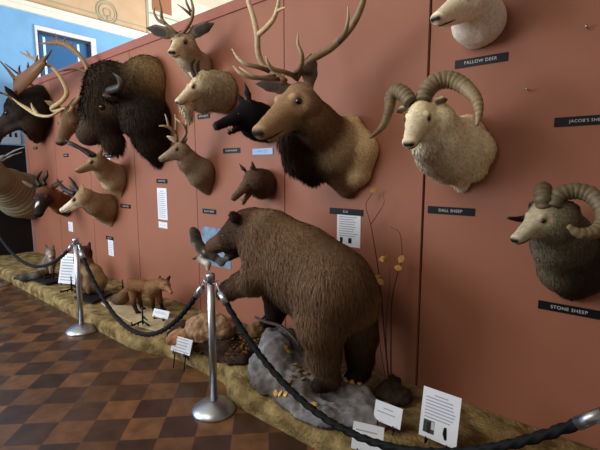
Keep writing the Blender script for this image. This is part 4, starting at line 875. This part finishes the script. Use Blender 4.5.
tag(recentre(sp.build('wood_chip_heap', HORN)), 'small heap of brown bark scraps on the rock before the hind paw', 'bark scraps', kind='stuff')

# ------------------------------------------------------------------ leafy twigs against the wall
bs = G(391, 394, 0.20)
t = thing('dry_twig', bs, 'tall bare twigs with a few yellow leaves rising beside the bear', 'twig')
tw = MB()
def stem(px, r0): pts = PT(px); tw.tube([*pts], [r0 * (1 - 0.7 * i / (len(pts) - 1)) for i in range(len(pts))], seg=6, c=rgb(60, 42, 30))
stem([(390, 392, 0.30), (384, 330, 0.22), (381, 290, 0.16), (376, 255, 0.12), (371, 226, 0.09), (366, 206, 0.07), (370, 197, 0.06), (374, 191, 0.05)], 0.005)
stem([(371, 224, 0.09), (379, 212, 0.08), (384, 203, 0.07), (383, 193, 0.06)], 0.003)
stem([(391, 392, 0.30), (391, 340, 0.22), (392, 300, 0.17), (398, 272, 0.13), (402, 257, 0.11), (400, 234, 0.10), (391, 227, 0.10)], 0.0045)
stem([(389, 392, 0.30), (386, 340, 0.22), (387, 310, 0.18), (390, 285, 0.15), (389, 267, 0.14)], 0.0035)
stem([(388, 392, 0.30), (380, 345, 0.24), (378, 310, 0.2), (380, 282, 0.17)], 0.003)
tw.build('stem', M['twig'], t)
for x, y, o in ((374, 190.5, .05), (383, 259, .13), (386, 258.5, .13), (401, 259, .11), (398, 268, .13), (377, 277, .16), (380.5, 282, .17)):
    leaf_at(P(x, y, o + 0.01), 0.030, -FW + RNG.normal(0, .3, 3)).build('leaf', M['leaf'], t)

# ------------------------------------------------------------------ small mounted animals on the platform
WOODB = mat('black_wood_base', rgb(18, 18, 21), 0.5)
def slab(name, quad, z0, z1, m, label, cat):
    mb = MB(); V = [(q[0], q[1], z0) for q in quad] + [(q[0], q[1], z1) for q in quad]; n = len(quad)
    F4 = [(i, (i + 1) % n, n + (i + 1) % n, n + i) for i in range(n)]; c = len(V); ctr = np.mean(quad, 0); V += [(ctr[0], ctr[1], z0), (ctr[0], ctr[1], z1)]
    F3 = [(c, (i + 1) % n, i) for i in range(n)] + [(c + 1, n + i, n + (i + 1) % n) for i in range(n)]
    return tag(recentre(mb.add(V, F4, F3).build(name, m, None, False)), label, cat)
rq = [G(*a, 0.145)[:2] for a in ((101, 303), (108, 308), (124, 318), (140, 326), (158, 331), (172, 331), (182, 326), (176, 320), (160, 312), (140, 305), (120, 301))]
slab('sand_sheet', rq, 0.134, 0.150, mat('pale_sand', rgb(178, 160, 124), 0.95, var=0.15, scale=14, bump=0.5), 'pale sandy ground sheet under the red fox', 'ground sheet')
def furry(name, loc, label, cat, bd, blades, w, eye=None, part='body'):
    r = thing(name, loc, label, cat); skin(r, bd, name=part, blades=blades, width=w, lift=0.25); return r
# red fox
b = Body(0.007, 0.03); fo = rgb(118, 82, 56); fd = rgb(28, 22, 20); fl = rgb(132, 98, 70)
sh = G(155, 310, 0.155) + [0, 0, 0.27]; rp = G(138, 311, 0.155) + [0, 0, 0.29]
rp, sh = P(132, 285, 0.50), P(154, 287.5, 0.40)
b.chain([rp, rp * .5 + sh * .5 + [0, 0, 0.01], sh], [0.072, 0.058, 0.070], fo, fur=0.018, comb=(-0.6, -0.4, -0.5))
hK, hN = P(162, 281.5, 0.38), P(171.5, 293, 0.42); nk = P(160, 284, 0.39)
b.bone(sh, nk, 0.075, 0.058, fl, 0.022, comb=(-0.5, -0.3, -0.6)); b.bone(nk, hK * .6 + hN * .4, 0.055, 0.045, fo, 0.01); b.bone(hK * .6 + hN * .4, hN, 0.040, 0.014, fl, 0.005)
b.patch(hN, hN, 0.012, fd, 0.006)
for tip, bs_ in (((160, 276.5, 0.36), (160, 281, 0.37)), ((169.5, 276.5, 0.36), (167, 281, 0.37))): b.chain([P(*bs_), P(*tip)], [0.026, 0.012], fd, fur=0.004, k=0.01, flat=(FW, 1.8))
for hip, kn, ft in (((133, 292, 0.50), (133, 302, 0.50), (137, 312, 0.52)), ((137, 291, 0.42), (139, 300, 0.42), (142, 308, 0.36)), ((151, 292, 0.42), (152, 301, 0.40), (154, 309.5, 0.37)), ((157, 291, 0.37), (160, 300, 0.37), (162.5, 309, 0.35))):
    f3 = G(ft[0], ft[1], 0.165); h3 = P(*hip); k3 = P(kn[0], kn[1], D - f3[1] * .6 - h3[1] * .4); b.chain([h3, k3, f3], [0.050, 0.026, 0.016], [fo, fd], fur=0.008, k=0.025); b.bone(f3, f3 + RT * 0.03 - [0, 0, 0.003], 0.018, 0.014, fd, 0.004, k=0.01)
b.chain(PT([(129, 288, 0.50), (125, 295, 0.50), (119, 299, 0.50), (114, 300, 0.48)]), [0.035, 0.06, 0.065, 0.035], [fo, rgb(92, 72, 56), rgb(54, 48, 44)], fur=0.03, comb=(-0.8, -0.3, -0.2))
fx = furry('fox', G(148, 311, 0.15), 'standing red fox with black legs facing right on the sandy sheet', 'fox', b, 6000, 0.007)
for px, py in ((165.5, 285), (168.5, 285.5)): MB().sphere(P(px, py, 0.435), 0.008).build('eye', M['eye'], fx)

# grey fox sitting far left
b = Body(0.008, 0.03); gy = rgb(110, 104, 96); wt_ = rgb(196, 190, 178); c0 = G(47, 273, 0.17)
b.chain([c0 + [0, 0, 0.07], c0 + RT * 0.04 + [0, 0, 0.16], c0 + RT * 0.07 + [0, 0, 0.25]], [0.10, 0.085, 0.06], [gy, rgb(120, 110, 98)], fur=0.025, comb=(0, 0, -1))
hK = c0 + RT * 0.07 + [0, 0, 0.31]; hN = hK + RT * 0.055 - hd * 0.085 - [0, 0, 0.05]
b.bone(hK, hK * .5 + hN * .5, 0.065, 0.045, rgb(104, 92, 82), 0.012); b.bone(hK * .5 + hN * .5, hN, 0.042, 0.02, wt_, 0.005); b.patch(hN, hN, 0.012, (0.01, 0.01, 0.01), 0.006)
b.patch(hK * .4 + hN * .6 - [0, 0, 0.03], hN - [0, 0, 0.02], 0.03, wt_, 0.02)
for sg in (-1, 1): b.chain([hK + RT * sg * 0.04 + [0, 0, 0.04], hK + RT * sg * 0.055 + [0, 0, 0.105]], [0.03, 0.012], rgb(84, 70, 60), fur=0.004, k=0.012, flat=(hd, 1.8))
for sg in (-1, 1): b.chain([c0 + RT * (0.07 + sg * 0.035) - hd * 0.05 + [0, 0, 0.18], c0 + RT * (0.07 + sg * 0.04) - hd * 0.085 + [0, 0, 0.025]], [0.035, 0.022], rgb(128, 104, 84), fur=0.008, k=0.02)
b.chain([c0 + [0, 0, 0.05], G(36, 276, 0.19), G(25, 277, 0.19), G(16, 277.5, 0.185)], [0.05, 0.05, 0.05, 0.02], [gy, rgb(84, 78, 72), rgb(52, 47, 44)], fur=0.03, comb=(-0.7, -0.6, 0))
gx = furry('fox', c0, 'grey sitting fox with a white muzzle on the farthest black base', 'fox', b, 5000, 0.009)
for sg in (-1, 1): MB().sphere(hK * .55 + hN * .45 + RT * sg * 0.028 + [0, 0, 0.035] - hd * 0.012, 0.009).build('eye', M['eye'], gx)
slab('plinth', [G(*a, 0.16)[:2] for a in ((26, 278), (46, 284), (63, 280), (46, 272))], 0.143, 0.165, WOODB, 'low black base under the grey sitting fox', 'plinth')
# upright small mammal with round tan body
b = Body(0.008, 0.035); tn1 = rgb(150, 126, 92); dkh = rgb(52, 36, 28); c0 = G(94, 291, 0.17)
b.chain([c0 + [0, 0, 0.13], c0 + [0, 0, 0.22] - RT * 0.02], [0.15, 0.125], tn1, fur=0.03, comb=(0, 0, -1))
b.chain([c0 + [0, 0, 0.27] - RT * 0.06, c0 + [0, 0, 0.42] - RT * 0.085], [0.085, 0.075], [rgb(112, 84, 60)], fur=0.02, comb=(0, 0, -1))
hK = c0 + [0, 0, 0.48] - RT * 0.085; hN = hK - hd * 0.10 - RT * 0.06 - [0, 0, 0.07]
b.bone(hK, hK * .5 + hN * .5, 0.085, 0.06, dkh, 0.015); b.bone(hK * .5 + hN * .5, hN, 0.055, 0.03, rgb(150, 112, 86), 0.006); b.patch(hN, hN, 0.018, (0.01, 0.008, 0.008), 0.008)
for tip in ((-0.07, 0.13), (0.07, 0.12)): b.chain([hK + RT * tip[0] * .7 + [0, 0, 0.05], hK + RT * tip[0] + [0, 0, tip[1]]], [0.035, 0.016], dkh, fur=0.006, k=0.012, flat=(hd, 1.8))
for sg in (-1, 1): b.chain([c0 + RT * (sg * 0.06 - 0.05) - hd * 0.11 + [0, 0, 0.22], c0 + RT * (sg * 0.06 - 0.05) - hd * 0.14 + [0, 0, 0.03]], [0.04, 0.028], rgb(96, 72, 54), fur=0.01, k=0.02)
bd = furry('badger', c0, 'sitting furry animal with a round tan body and dark head behind the far post', 'animal', b, 6000, 0.009)
for sg in (-1, 1): MB().sphere(hK * .55 + hN * .45 + RT * sg * 0.042 + [0, 0, 0.05] - hd * 0.01, 0.010).build('eye', M['eye'], bd)
slab('plinth', [G(*a, 0.16)[:2] for a in ((74, 297), (92, 303), (112, 293), (93, 287))], 0.143, 0.165, WOODB, 'low black base under the round tan animal', 'plinth')

# ------------------------------------------------------------------ writing: plates, papers and cards
def plate(x, z, w_, h_, text, label, m='plate', lm='letter', size=0.030, name='name_plate', cat='name plate', group=None, tilt=0.0):
    t = thing(name, (x, D, z), label, cat, group)
    MB().box((x, D - 0.006, z), (x + w_, D + 0.001, z + h_)).build('plaque', M[m], t, False)
    if text:
        c = bpy.data.curves.new('lettering', 'FONT'); c.body = text; c.size = size; c.align_x = 'CENTER'; c.align_y = 'CENTER'; c.extrude = 0.0004; c.space_character = 1.12
        tmp = bpy.data.objects.new('tmp', c); COL.objects.link(tmp); bpy.context.view_layer.update()
        me = bpy.data.meshes.new_from_object(tmp.evaluated_get(bpy.context.evaluated_depsgraph_get())); bpy.data.objects.remove(tmp)
        me.materials.clear(); o = bpy.data.objects.new('lettering', me); COL.objects.link(o); me.materials.append(M[lm]); o.parent = t
        o.location = (w_ / 2, -0.0068, h_ / 2); o.rotation_euler = (math.pi / 2, 0, 0)
    return t
def at(px, py): q = P(px, py); return q[0], q[2]
pl = [((455, 69), 0.30, 'FALLOW DEER', 'black engraved plate reading FALLOW DEER'), ((554, 127), 0.30, "JACOB'S SHEEP", "black engraved plate reading JACOB'S SHEEP"),
      ((538, 308), 0.30, 'STONE SHEEP', 'black engraved plate reading STONE SHEEP'), ((428, 213), 0.30, 'DALL SHEEP', 'black engraved plate reading DALL SHEEP'),
      ((330, 213.5), 0.305, 'ELK', 'black engraved plate reading ELK above the wall sheet'), ((198, 119.5), 0.20, 'MTN GOAT', 'short black plate reading MTN GOAT under the shaggy goat head'),
      ((223.5, 153.5), 0.245, 'RUSSIAN BOAR', 'black engraved plate under the black boar head, left of the plate with painted sky reflection'), ((203, 213), 0.22, 'BLACK BEAR', 'black engraved plate on the wall just above the bear\'s snout'),
      ((121, 207.5), 0.26, 'PRONGHORN', 'small black plate right of the lower tan antelope head'), ((104.5, 158), 0.24, 'PRONGHORN', 'small black plate right of the upper tan antelope head'),
      ((64, 157), 0.18, 'CARIBOU', 'tiny black plate left of the upper tan antelope horns'), ((34, 149.5), 0.18, 'MOOSE', 'tiny black plate closest to the black doorway'), ((106.5, 239), 0.21, 'RED FOX', 'small black plate above a narrow sheet behind the foxes'),
      ((157, 183), 0.22, 'WHITETAIL', 'short plate above the tall sheet below the bison chest')]
for (px, py), w_, tx, lb in pl:
    x, z = at(px, py); plate(x, z, w_, 0.048, tx, lb, size=0.026 if len(tx) < 12 else 0.022)
x, z = at(253, 155); plate(x, z, 0.255, 0.056, 'PECCARY', 'black plate with painted blue sky reflection under the black boar head', m='skyplate', lm='bletter', size=0.026)
def lines_on(o, ux, uy, n, w_, h_, rows, top, left=0.1, bold=()):   # printed lines on a sheet: o corner, ux across, uy up, n outwards
    mb = MB()
    for i, y in enumerate(rows):
        wd_ = random.uniform(0.62, 0.80) if i not in bold else 0.36; lf = left if i not in bold else 0.5 - wd_ / 2; th = 0.35 * (rows[0] - rows[1] if len(rows) > 1 else 0.1)
        th = min(th, 0.05); mb.obox(o + ux * w_ * lf + uy * h_ * (y - th / 2) + n * 0.0004, ux * w_ * wd_, uy * h_ * th, n * 0.0003)
    return mb
NW = np.array([0, -1.0, 0]); UX = np.array([1.0, 0, 0]); UZ = np.array([0, 0, 1.0])
def wall_sheet(x, z, w_, h_, label, nrow, m='paper', pics=(), group=None, extra=None):
    t = thing('paper_sheet', (x, D, z), label, 'paper sheet', group); MB().box((x, D - 0.003, z), (x + w_, D + 0.001, z + h_)).build('sheet', M[m], t, False)
    o = np.array([x, D - 0.003, z]); lo_ = 0.30 if pics else 0.08
    lines_on(o, UX, UZ, NW, w_, h_, list(np.linspace(0.90, lo_, nrow)), 0, bold=(0,)).build('text_lines', M['ink'], t, False)
    for px, py, pw, ph in pics:
        MB().obox(o + UX * w_ * px + UZ * h_ * py + NW * 0.0004, UX * w_ * pw, UZ * h_ * ph, NW * 0.0004).build('picture', M['dink'], t, False)
x, z = at(337, 245); wall_sheet(x, z, 0.215, 0.275, 'white printed sheet under the ELK plate', 10, pics=[(0.14, 0.10, 0.12, 0.15), (0.50, 0.10, 0.14, 0.15)])
x, z = at(158.5, 219); wall_sheet(x, z, 0.20, 0.37, 'tall white sheet on the wall below the bison chest', 14)
x, z = at(159, 227.5); wall_sheet(x, z, 0.185, 0.075, 'short white slip just under the tall wall sheet', 3)
x, z = at(109, 255); wall_sheet(x, z, 0.15, 0.235, 'narrow white sheet on the wall behind the two foxes', 9)
x, z = at(105.5, 166); wall_sheet(x, z, 0.15, 0.105, 'small sheet half hidden behind the upper tan antelope neck', 4)
x, z = at(69, 231); wall_sheet(x, z, 0.17, 0.155, 'small sheet low on the wall above the far barrier post', 5)
x, z = at(46.5, 192); wall_sheet(x, z, 0.12, 0.05, 'tiny white slip near the left end of the wall', 2)
x, z = at(203, 263); t = thing('poster', (x, D, z), 'blue-grey poster on the wall behind the bear\'s head', 'poster')
MB().box((x, D - 0.004, z), (x + 0.46, D + 0.001, z + 0.40)).build('sheet', M['bpaper'], t, False)
# pale notice on the blue wall above the black door
q0, q1 = BW(-6, 144.5), BW(23.5, 132.5); t = thing('wall_notice', (FAR, q0[1], q0[2]), 'pale notice board above the black doorway on the far wall', 'notice board')
MB().box((FAR + 0.001, q0[1], dz1 + 0.02), (FAR + 0.02, 2.59, q1[2])).build('board', mat('pale_board', rgb(150, 172, 190), 0.5), t, False)
mk = MB()
for i in range(5): mk.box((FAR + 0.0205, 2.16 + i * 0.085, dz1 + 0.14), (FAR + 0.022, 2.20 + i * 0.085, dz1 + 0.22))
mk.build('printed_mark', M['dink'], t, False)
# nails
for (px, py), lb in (((528, 90), 'bare bright nail in the wall between two black plates'), ((587, 28), 'bare nail high on the wall near the right edge')):
    q = P(px, py); mb = MB(); mb.tube([q + [0, 0.002, 0], q + [0, -0.03, 0.004]], [0.003, 0.003], seg=8); mb.tube([q + [0, -0.03, 0.004], q + [0, -0.034, 0.005]], [0.007, 0.007], seg=10); tag(recentre(mb.build('nail', M['chrome'])), lb, 'nail')
# cards on little black easels
def card(name, bl, br_, h_, lean, label, nrow, easel_label, pics=(), bold=(0,), z=None, foot=None):
    bl, br_ = np.asarray(bl), np.asarray(br_); ux = br_ - bl; w_ = np.linalg.norm(ux); ux = ux / w_; back = nrm(np.cross(UZ, np.array([ux[0], ux[1], 0])))
    uy = nrm(np.cross(-back, ux)); uy = uy if uy[2] > 0 else -uy; uy = nrm(uy * math.cos(lean) + back * math.sin(lean)); n = nrm(np.cross(ux, uy))
    n = n if n @ back < 0 else -n
    c = (bl + br_) / 2; t = thing(name, c, label, 'card'); MB().obox(bl - n * 0.0025, ux * w_, uy * h_, n * 0.0025).build('sheet', M['paper'], t, False)
    if nrow: lines_on(bl, ux, uy, n, w_, h_, list(np.linspace(0.88 if nrow > 4 else 0.72, 0.42 if pics else (0.12 if nrow > 4 else 0.5), nrow)), 0, bold=bold).build('text_lines', M['ink'], t, False)
    for px, py, pw, ph, kind in pics:
        o = bl + ux * w_ * px + uy * h_ * py + n * 0.0004; mb = MB()
        if kind == 'photo': mb.obox(o, ux * w_ * pw, uy * h_ * ph, n * 0.0004, c=rgb(60, 64, 66)); mb.obox(o + ux * w_ * pw * 0.35 + n * 0.0005, ux * w_ * pw * 0.3, uy * h_ * ph * 0.85, n * 0.0003, c=rgb(36, 28, 22)); mb.obox(o + ux * w_ * pw * 0.70 + uy * h_ * ph * .35 + n * 0.0005, ux * w_ * pw * 0.3, uy * h_ * ph * 0.6, n * 0.0003, c=rgb(190, 190, 190))
        else: mb.tube([o, o + uy * h_ * ph * 0.5 + ux * w_ * pw * -0.15, o + uy * h_ * ph - ux * w_ * pw * .3], [0.012, 0.021, 0.014], seg=12, flat=0.02, c=rgb(16, 15, 15))
        mb.build('picture', HORN, t, False)
    if easel_label:
        e = thing('easel', c + back * 0.02, easel_label, 'easel'); mb = MB(); fz = z if z is not None else 0.14
        for s_ in (-0.28, 0.28):
            a = c + ux * w_ * s_ - uy * 0.004; p0 = np.array([a[0], a[1], fz + 0.006]); f_ = a + n * 0.014 - uy * 0.004
            mb.tube([p0 + n * 0.02, a - n * 0.008 - uy * 0.006, a - n * 0.008 + uy * min(0.55 * h_, 0.14)], [0.0055, 0.0055, 0.004], seg=8); mb.tube([a - n * 0.008 - uy * 0.008, f_ - uy * 0.006, f_ + uy * 0.018], [0.005, 0.005, 0.004], seg=8)
        a = c - n * 0.010 + uy * 0.05; g_ = c + back * 0.11; mb.tube([a, np.array([g_[0], g_[1], fz + 0.006])], [0.005, 0.005], seg=8); mb.tube([c - ux * w_ * 0.30 - n * 0.009 + uy * 0.045, c + ux * w_ * 0.30 - n * 0.009 + uy * 0.045], [0.005, 0.005], seg=8)
        mb.build('frame', M['black'], e)
    return t
card('info_sheet', G(418.5, 434, 0.17), G(456, 450, 0.17), 0.275, 0.18, 'largest white printed sheet with a paw picture, at the near right end', 8, 'black easel holding the largest printed sheet', pics=[(0.10, 0.10, 0.30, 0.26, 'photo'), (0.74, 0.10, 0.10, 0.24, 'paw')])
card('info_card', G(373, 419, 0.19), G(400, 430, 0.19), 0.115, 0.28, 'white card between the largest sheet and the grey rock', 2, 'black easel holding the middle white card', bold=(0,))
card('info_card', G(351, 448, 0.15), G(382, 456, 0.15), 0.14, 0.35, 'white card behind the near rope at the bottom edge', 2, 'black easel holding the card behind the near rope', bold=())
card('info_card', G(170.5, 350, 0.15), G(189.5, 356, 0.15), 0.125, 0.35, 'small tilted white card in front of the soil bed', 5, 'black easel under the tilted card by the soil bed', bold=(), z=0.0)
card('info_card', G(152, 316, 0.17), G(167.5, 319.5, 0.17), 0.080, 0.45, 'small white card just in front of the red fox', 3, 'black easel under the small card before the red fox', bold=())
card('info_card', G(58, 283, 0.16), G(75, 284.5, 0.16), 0.40, 0.25, 'white card propped between the two sitting animals', 9, 'black easel behind the card between the sitting animals')
def empty_easel(px, py, label, s_=1.0, z=0.145):
    g = G(px, py, z); e = thing('easel', g, label, 'easel'); mb = MB(); d1 = nrm(-hd * 0.8 - RT * 0.6); d2 = nrm(RT * 0.9 - hd * 0.5)
    mb.tube([g + [0, 0, 0.008], g + [0, 0, 0.20 * s_]], [0.010, 0.008], seg=8); mb.tube([g + [0, 0, 0.04], g + d1 * 0.13 * s_ + [0, 0, 0.03], g + d1 * 0.13 * s_ + [0, 0, 0.065]], [0.010, 0.010, 0.008], seg=8, res=1)
    mb.tube([g + [0, 0, 0.04], g + d2 * 0.10 * s_ + [0, 0, 0.010]], [0.009, 0.009], seg=8); mb.tube([g + [0, 0, 0.10 * s_], g + hd * 0.12 * s_ + [0, 0, 0.010]], [0.009, 0.008], seg=8); mb.tube([g + d1 * 0.05 + [0, 0, 0.034], g + d1 * 0.05 + [0, 0, 0.008]], [0.008, 0.008], seg=8); mb.build('frame', M['black'], e)
empty_easel(143, 325, 'empty black easel standing on the sandy sheet before the fox', 0.9, 0.152)
empty_easel(72, 292, 'empty black easel beside the far post, before the round tan animal', 1.0)
empty_easel(54, 279, 'empty black easel just right of the grey sitting fox', 0.9, 0.167)
empty_easel(123, 294, 'empty black easel behind the tail of the red fox', 0.9)

# ------------------------------------------------------------------ barrier posts and ropes
POST = {}
def post(loc, label):
    t = thing('barrier_post', loc, label, 'barrier post', 'steel barrier posts'); o = np.asarray(loc)
    MB().lathe(o, [(0.0001, 0.0), (0.150, 0.0), (0.152, 0.008), (0.146, 0.020), (0.120, 0.042), (0.085, 0.060), (0.050, 0.072), (0.034, 0.078), (0.0001, 0.080)], 36).build('base', M['chrome'], t)
    MB().lathe(o, [(0.0001, 0.0805), (0.0255, 0.0805), (0.0255, 0.90), (0.0001, 0.9005)], 24).build('pole', M['chrome'], t)
    MB().lathe(o, [(0.0001, 0.901), (0.022, 0.901), (0.022, 0.925), (0.030, 0.926), (0.030, 0.965), (0.024, 0.972), (0.0001, 0.973)], 24).build('cap', M['chrome'], t)
    mb = MB()
    for a in range(4):
        d = np.array([math.cos(a * math.pi / 2 + 0.0), math.sin(a * math.pi / 2 + 0.0), 0]); s_ = np.cross(d, UZ)
        mb.tube([o + d * 0.026 + [0, 0, 0.915], o + d * 0.05 + [0, 0, 0.912] + s_ * 0.012, o + d * 0.062 + [0, 0, 0.91], o + d * 0.05 + [0, 0, 0.908] - s_ * 0.012, o + d * 0.026 + [0, 0, 0.905]], [0.0035] * 5, seg=6)
    mb.build('ring', M['chrome'], t)
pB = np.array([-2.19, 1.67, 0.0]); pA = np.array([-4.385, 1.69, 0.0]); pZ = np.array([-7.10, 1.62, 0.0]); pC = np.array([0.04, 1.60, 0.0])
post(pA, 'far steel barrier post, in front of the sitting animals'); post(pB, 'near steel barrier post, in front of the bear\'s paw'); post(pZ, 'steel barrier post at the left edge, only its foot showing'); post(pC, 'steel barrier post past the right edge holding the near rope')
def rope(A, B_, sag, label):
    A = A + [0, 0, 0.905]; B_ = B_ + [0, 0, 0.905]; d = nrm((B_ - A) * [1, 1, 0]); A = A + d * 0.06; B_ = B_ - d * 0.06; n = 160
    t = thing('barrier_rope', (A + B_) / 2 - [0, 0, sag], label, 'rope', 'black barrier ropes'); pts = [A + (B_ - A) * s_ - np.array([0, 0, 4 * sag * s_ * (1 - s_)]) for s_ in np.linspace(0, 1, n)]; pts = np.array(pts)
    L_ = np.linalg.norm(pts[1:] - pts[:-1], axis=1).sum(); i0 = max(2, int(n * 0.115 / L_)); MB().tube(pts[i0:n - i0], [0.0175] * (n - 2 * i0), seg=12, res=3, twist=(0.2, 0.07)).build('cord', M['rope'], t)
    for q in (pts[:i0 + 2], pts[::-1][:i0 + 2]):
        mb = MB(); k_ = max(2, len(q) // 2); mb.tube([q[k_ - 1], q[-1]], [0.020, 0.023], seg=14); mb.tube([q[0] + [0, 0, 0.004], q[0] + [0, 0, 0.014] + (q[1] - q[0]) * 0.8, q[k_ - 1]], [0.006, 0.008, 0.009], seg=8)
        mb.build('end_clasp', M['chrome'], t)
rope(pZ, pA, 0.40, 'black rope at the far left, hanging from the post at the edge'); rope(pA, pB, 0.62, 'black rope hanging between the two full posts below the fox'); rope(pB, pC, 0.56, 'nearest black rope, running down across the rock to the right edge')



# ------------------------------------------------------------------ daylight from tall windows down the left of the hall, an added fill beyond the partition, dim elsewhere
def area(name, loc, target, sx, sy, power, col):
    l = bpy.data.lights.new(name, 'AREA'); l.shape = 'RECTANGLE'; l.size = sx; l.size_y = sy; l.energy = power; l.color = col
    o = bpy.data.objects.new(name, l); COL.objects.link(o); o.location = loc
    o.rotation_euler = (Vector(target) - Vector(loc)).to_track_quat('-Z', 'Y').to_euler(); return o
area('window_daylight', (-6.8, -2.8, 2.8), (-5.2, 2.6, 1.8), 3.6, 2.8, 430, (0.84, 0.92, 1.0))
area('ceiling_lamp', (-2.5, -1.2, 3.9), (-2.4, 2.66, 1.7), 2.6, 1.6, 75, (1.0, 0.93, 0.82))
area('fill_light_beyond', (-4.6, 7.2, 2.4), (-8.6, 3.6, 4.5), 3.0, 2.2, 420, (0.86, 0.93, 1.0))  # added unseen fill behind the partition to brighten blue wall and ceiling
wd = bpy.data.worlds.new('world'); SC.world = wd; wd.use_nodes = True
wd.node_tree.nodes['Background'].inputs[0].default_value = (1.0, 0.88, 0.74, 1); wd.node_tree.nodes['Background'].inputs[1].default_value = 0.25
SC.view_settings.view_transform = 'Standard'; SC.view_settings.look = 'None'; SC.view_settings.exposure = 0.0; SC.view_settings.gamma = 1.0
SC.view_settings.use_curve_mapping = False


cam = bpy.data.cameras.new('camera'); cam.sensor_width = 36; cam.lens = FPX / 600 * 36; cam.clip_start = 0.05
co = bpy.data.objects.new('camera', cam); COL.objects.link(co); co.location = tuple(CAM)
co.rotation_euler = Vector(tuple(FW)).to_track_quat('-Z', 'Y').to_euler(); SC.camera = co
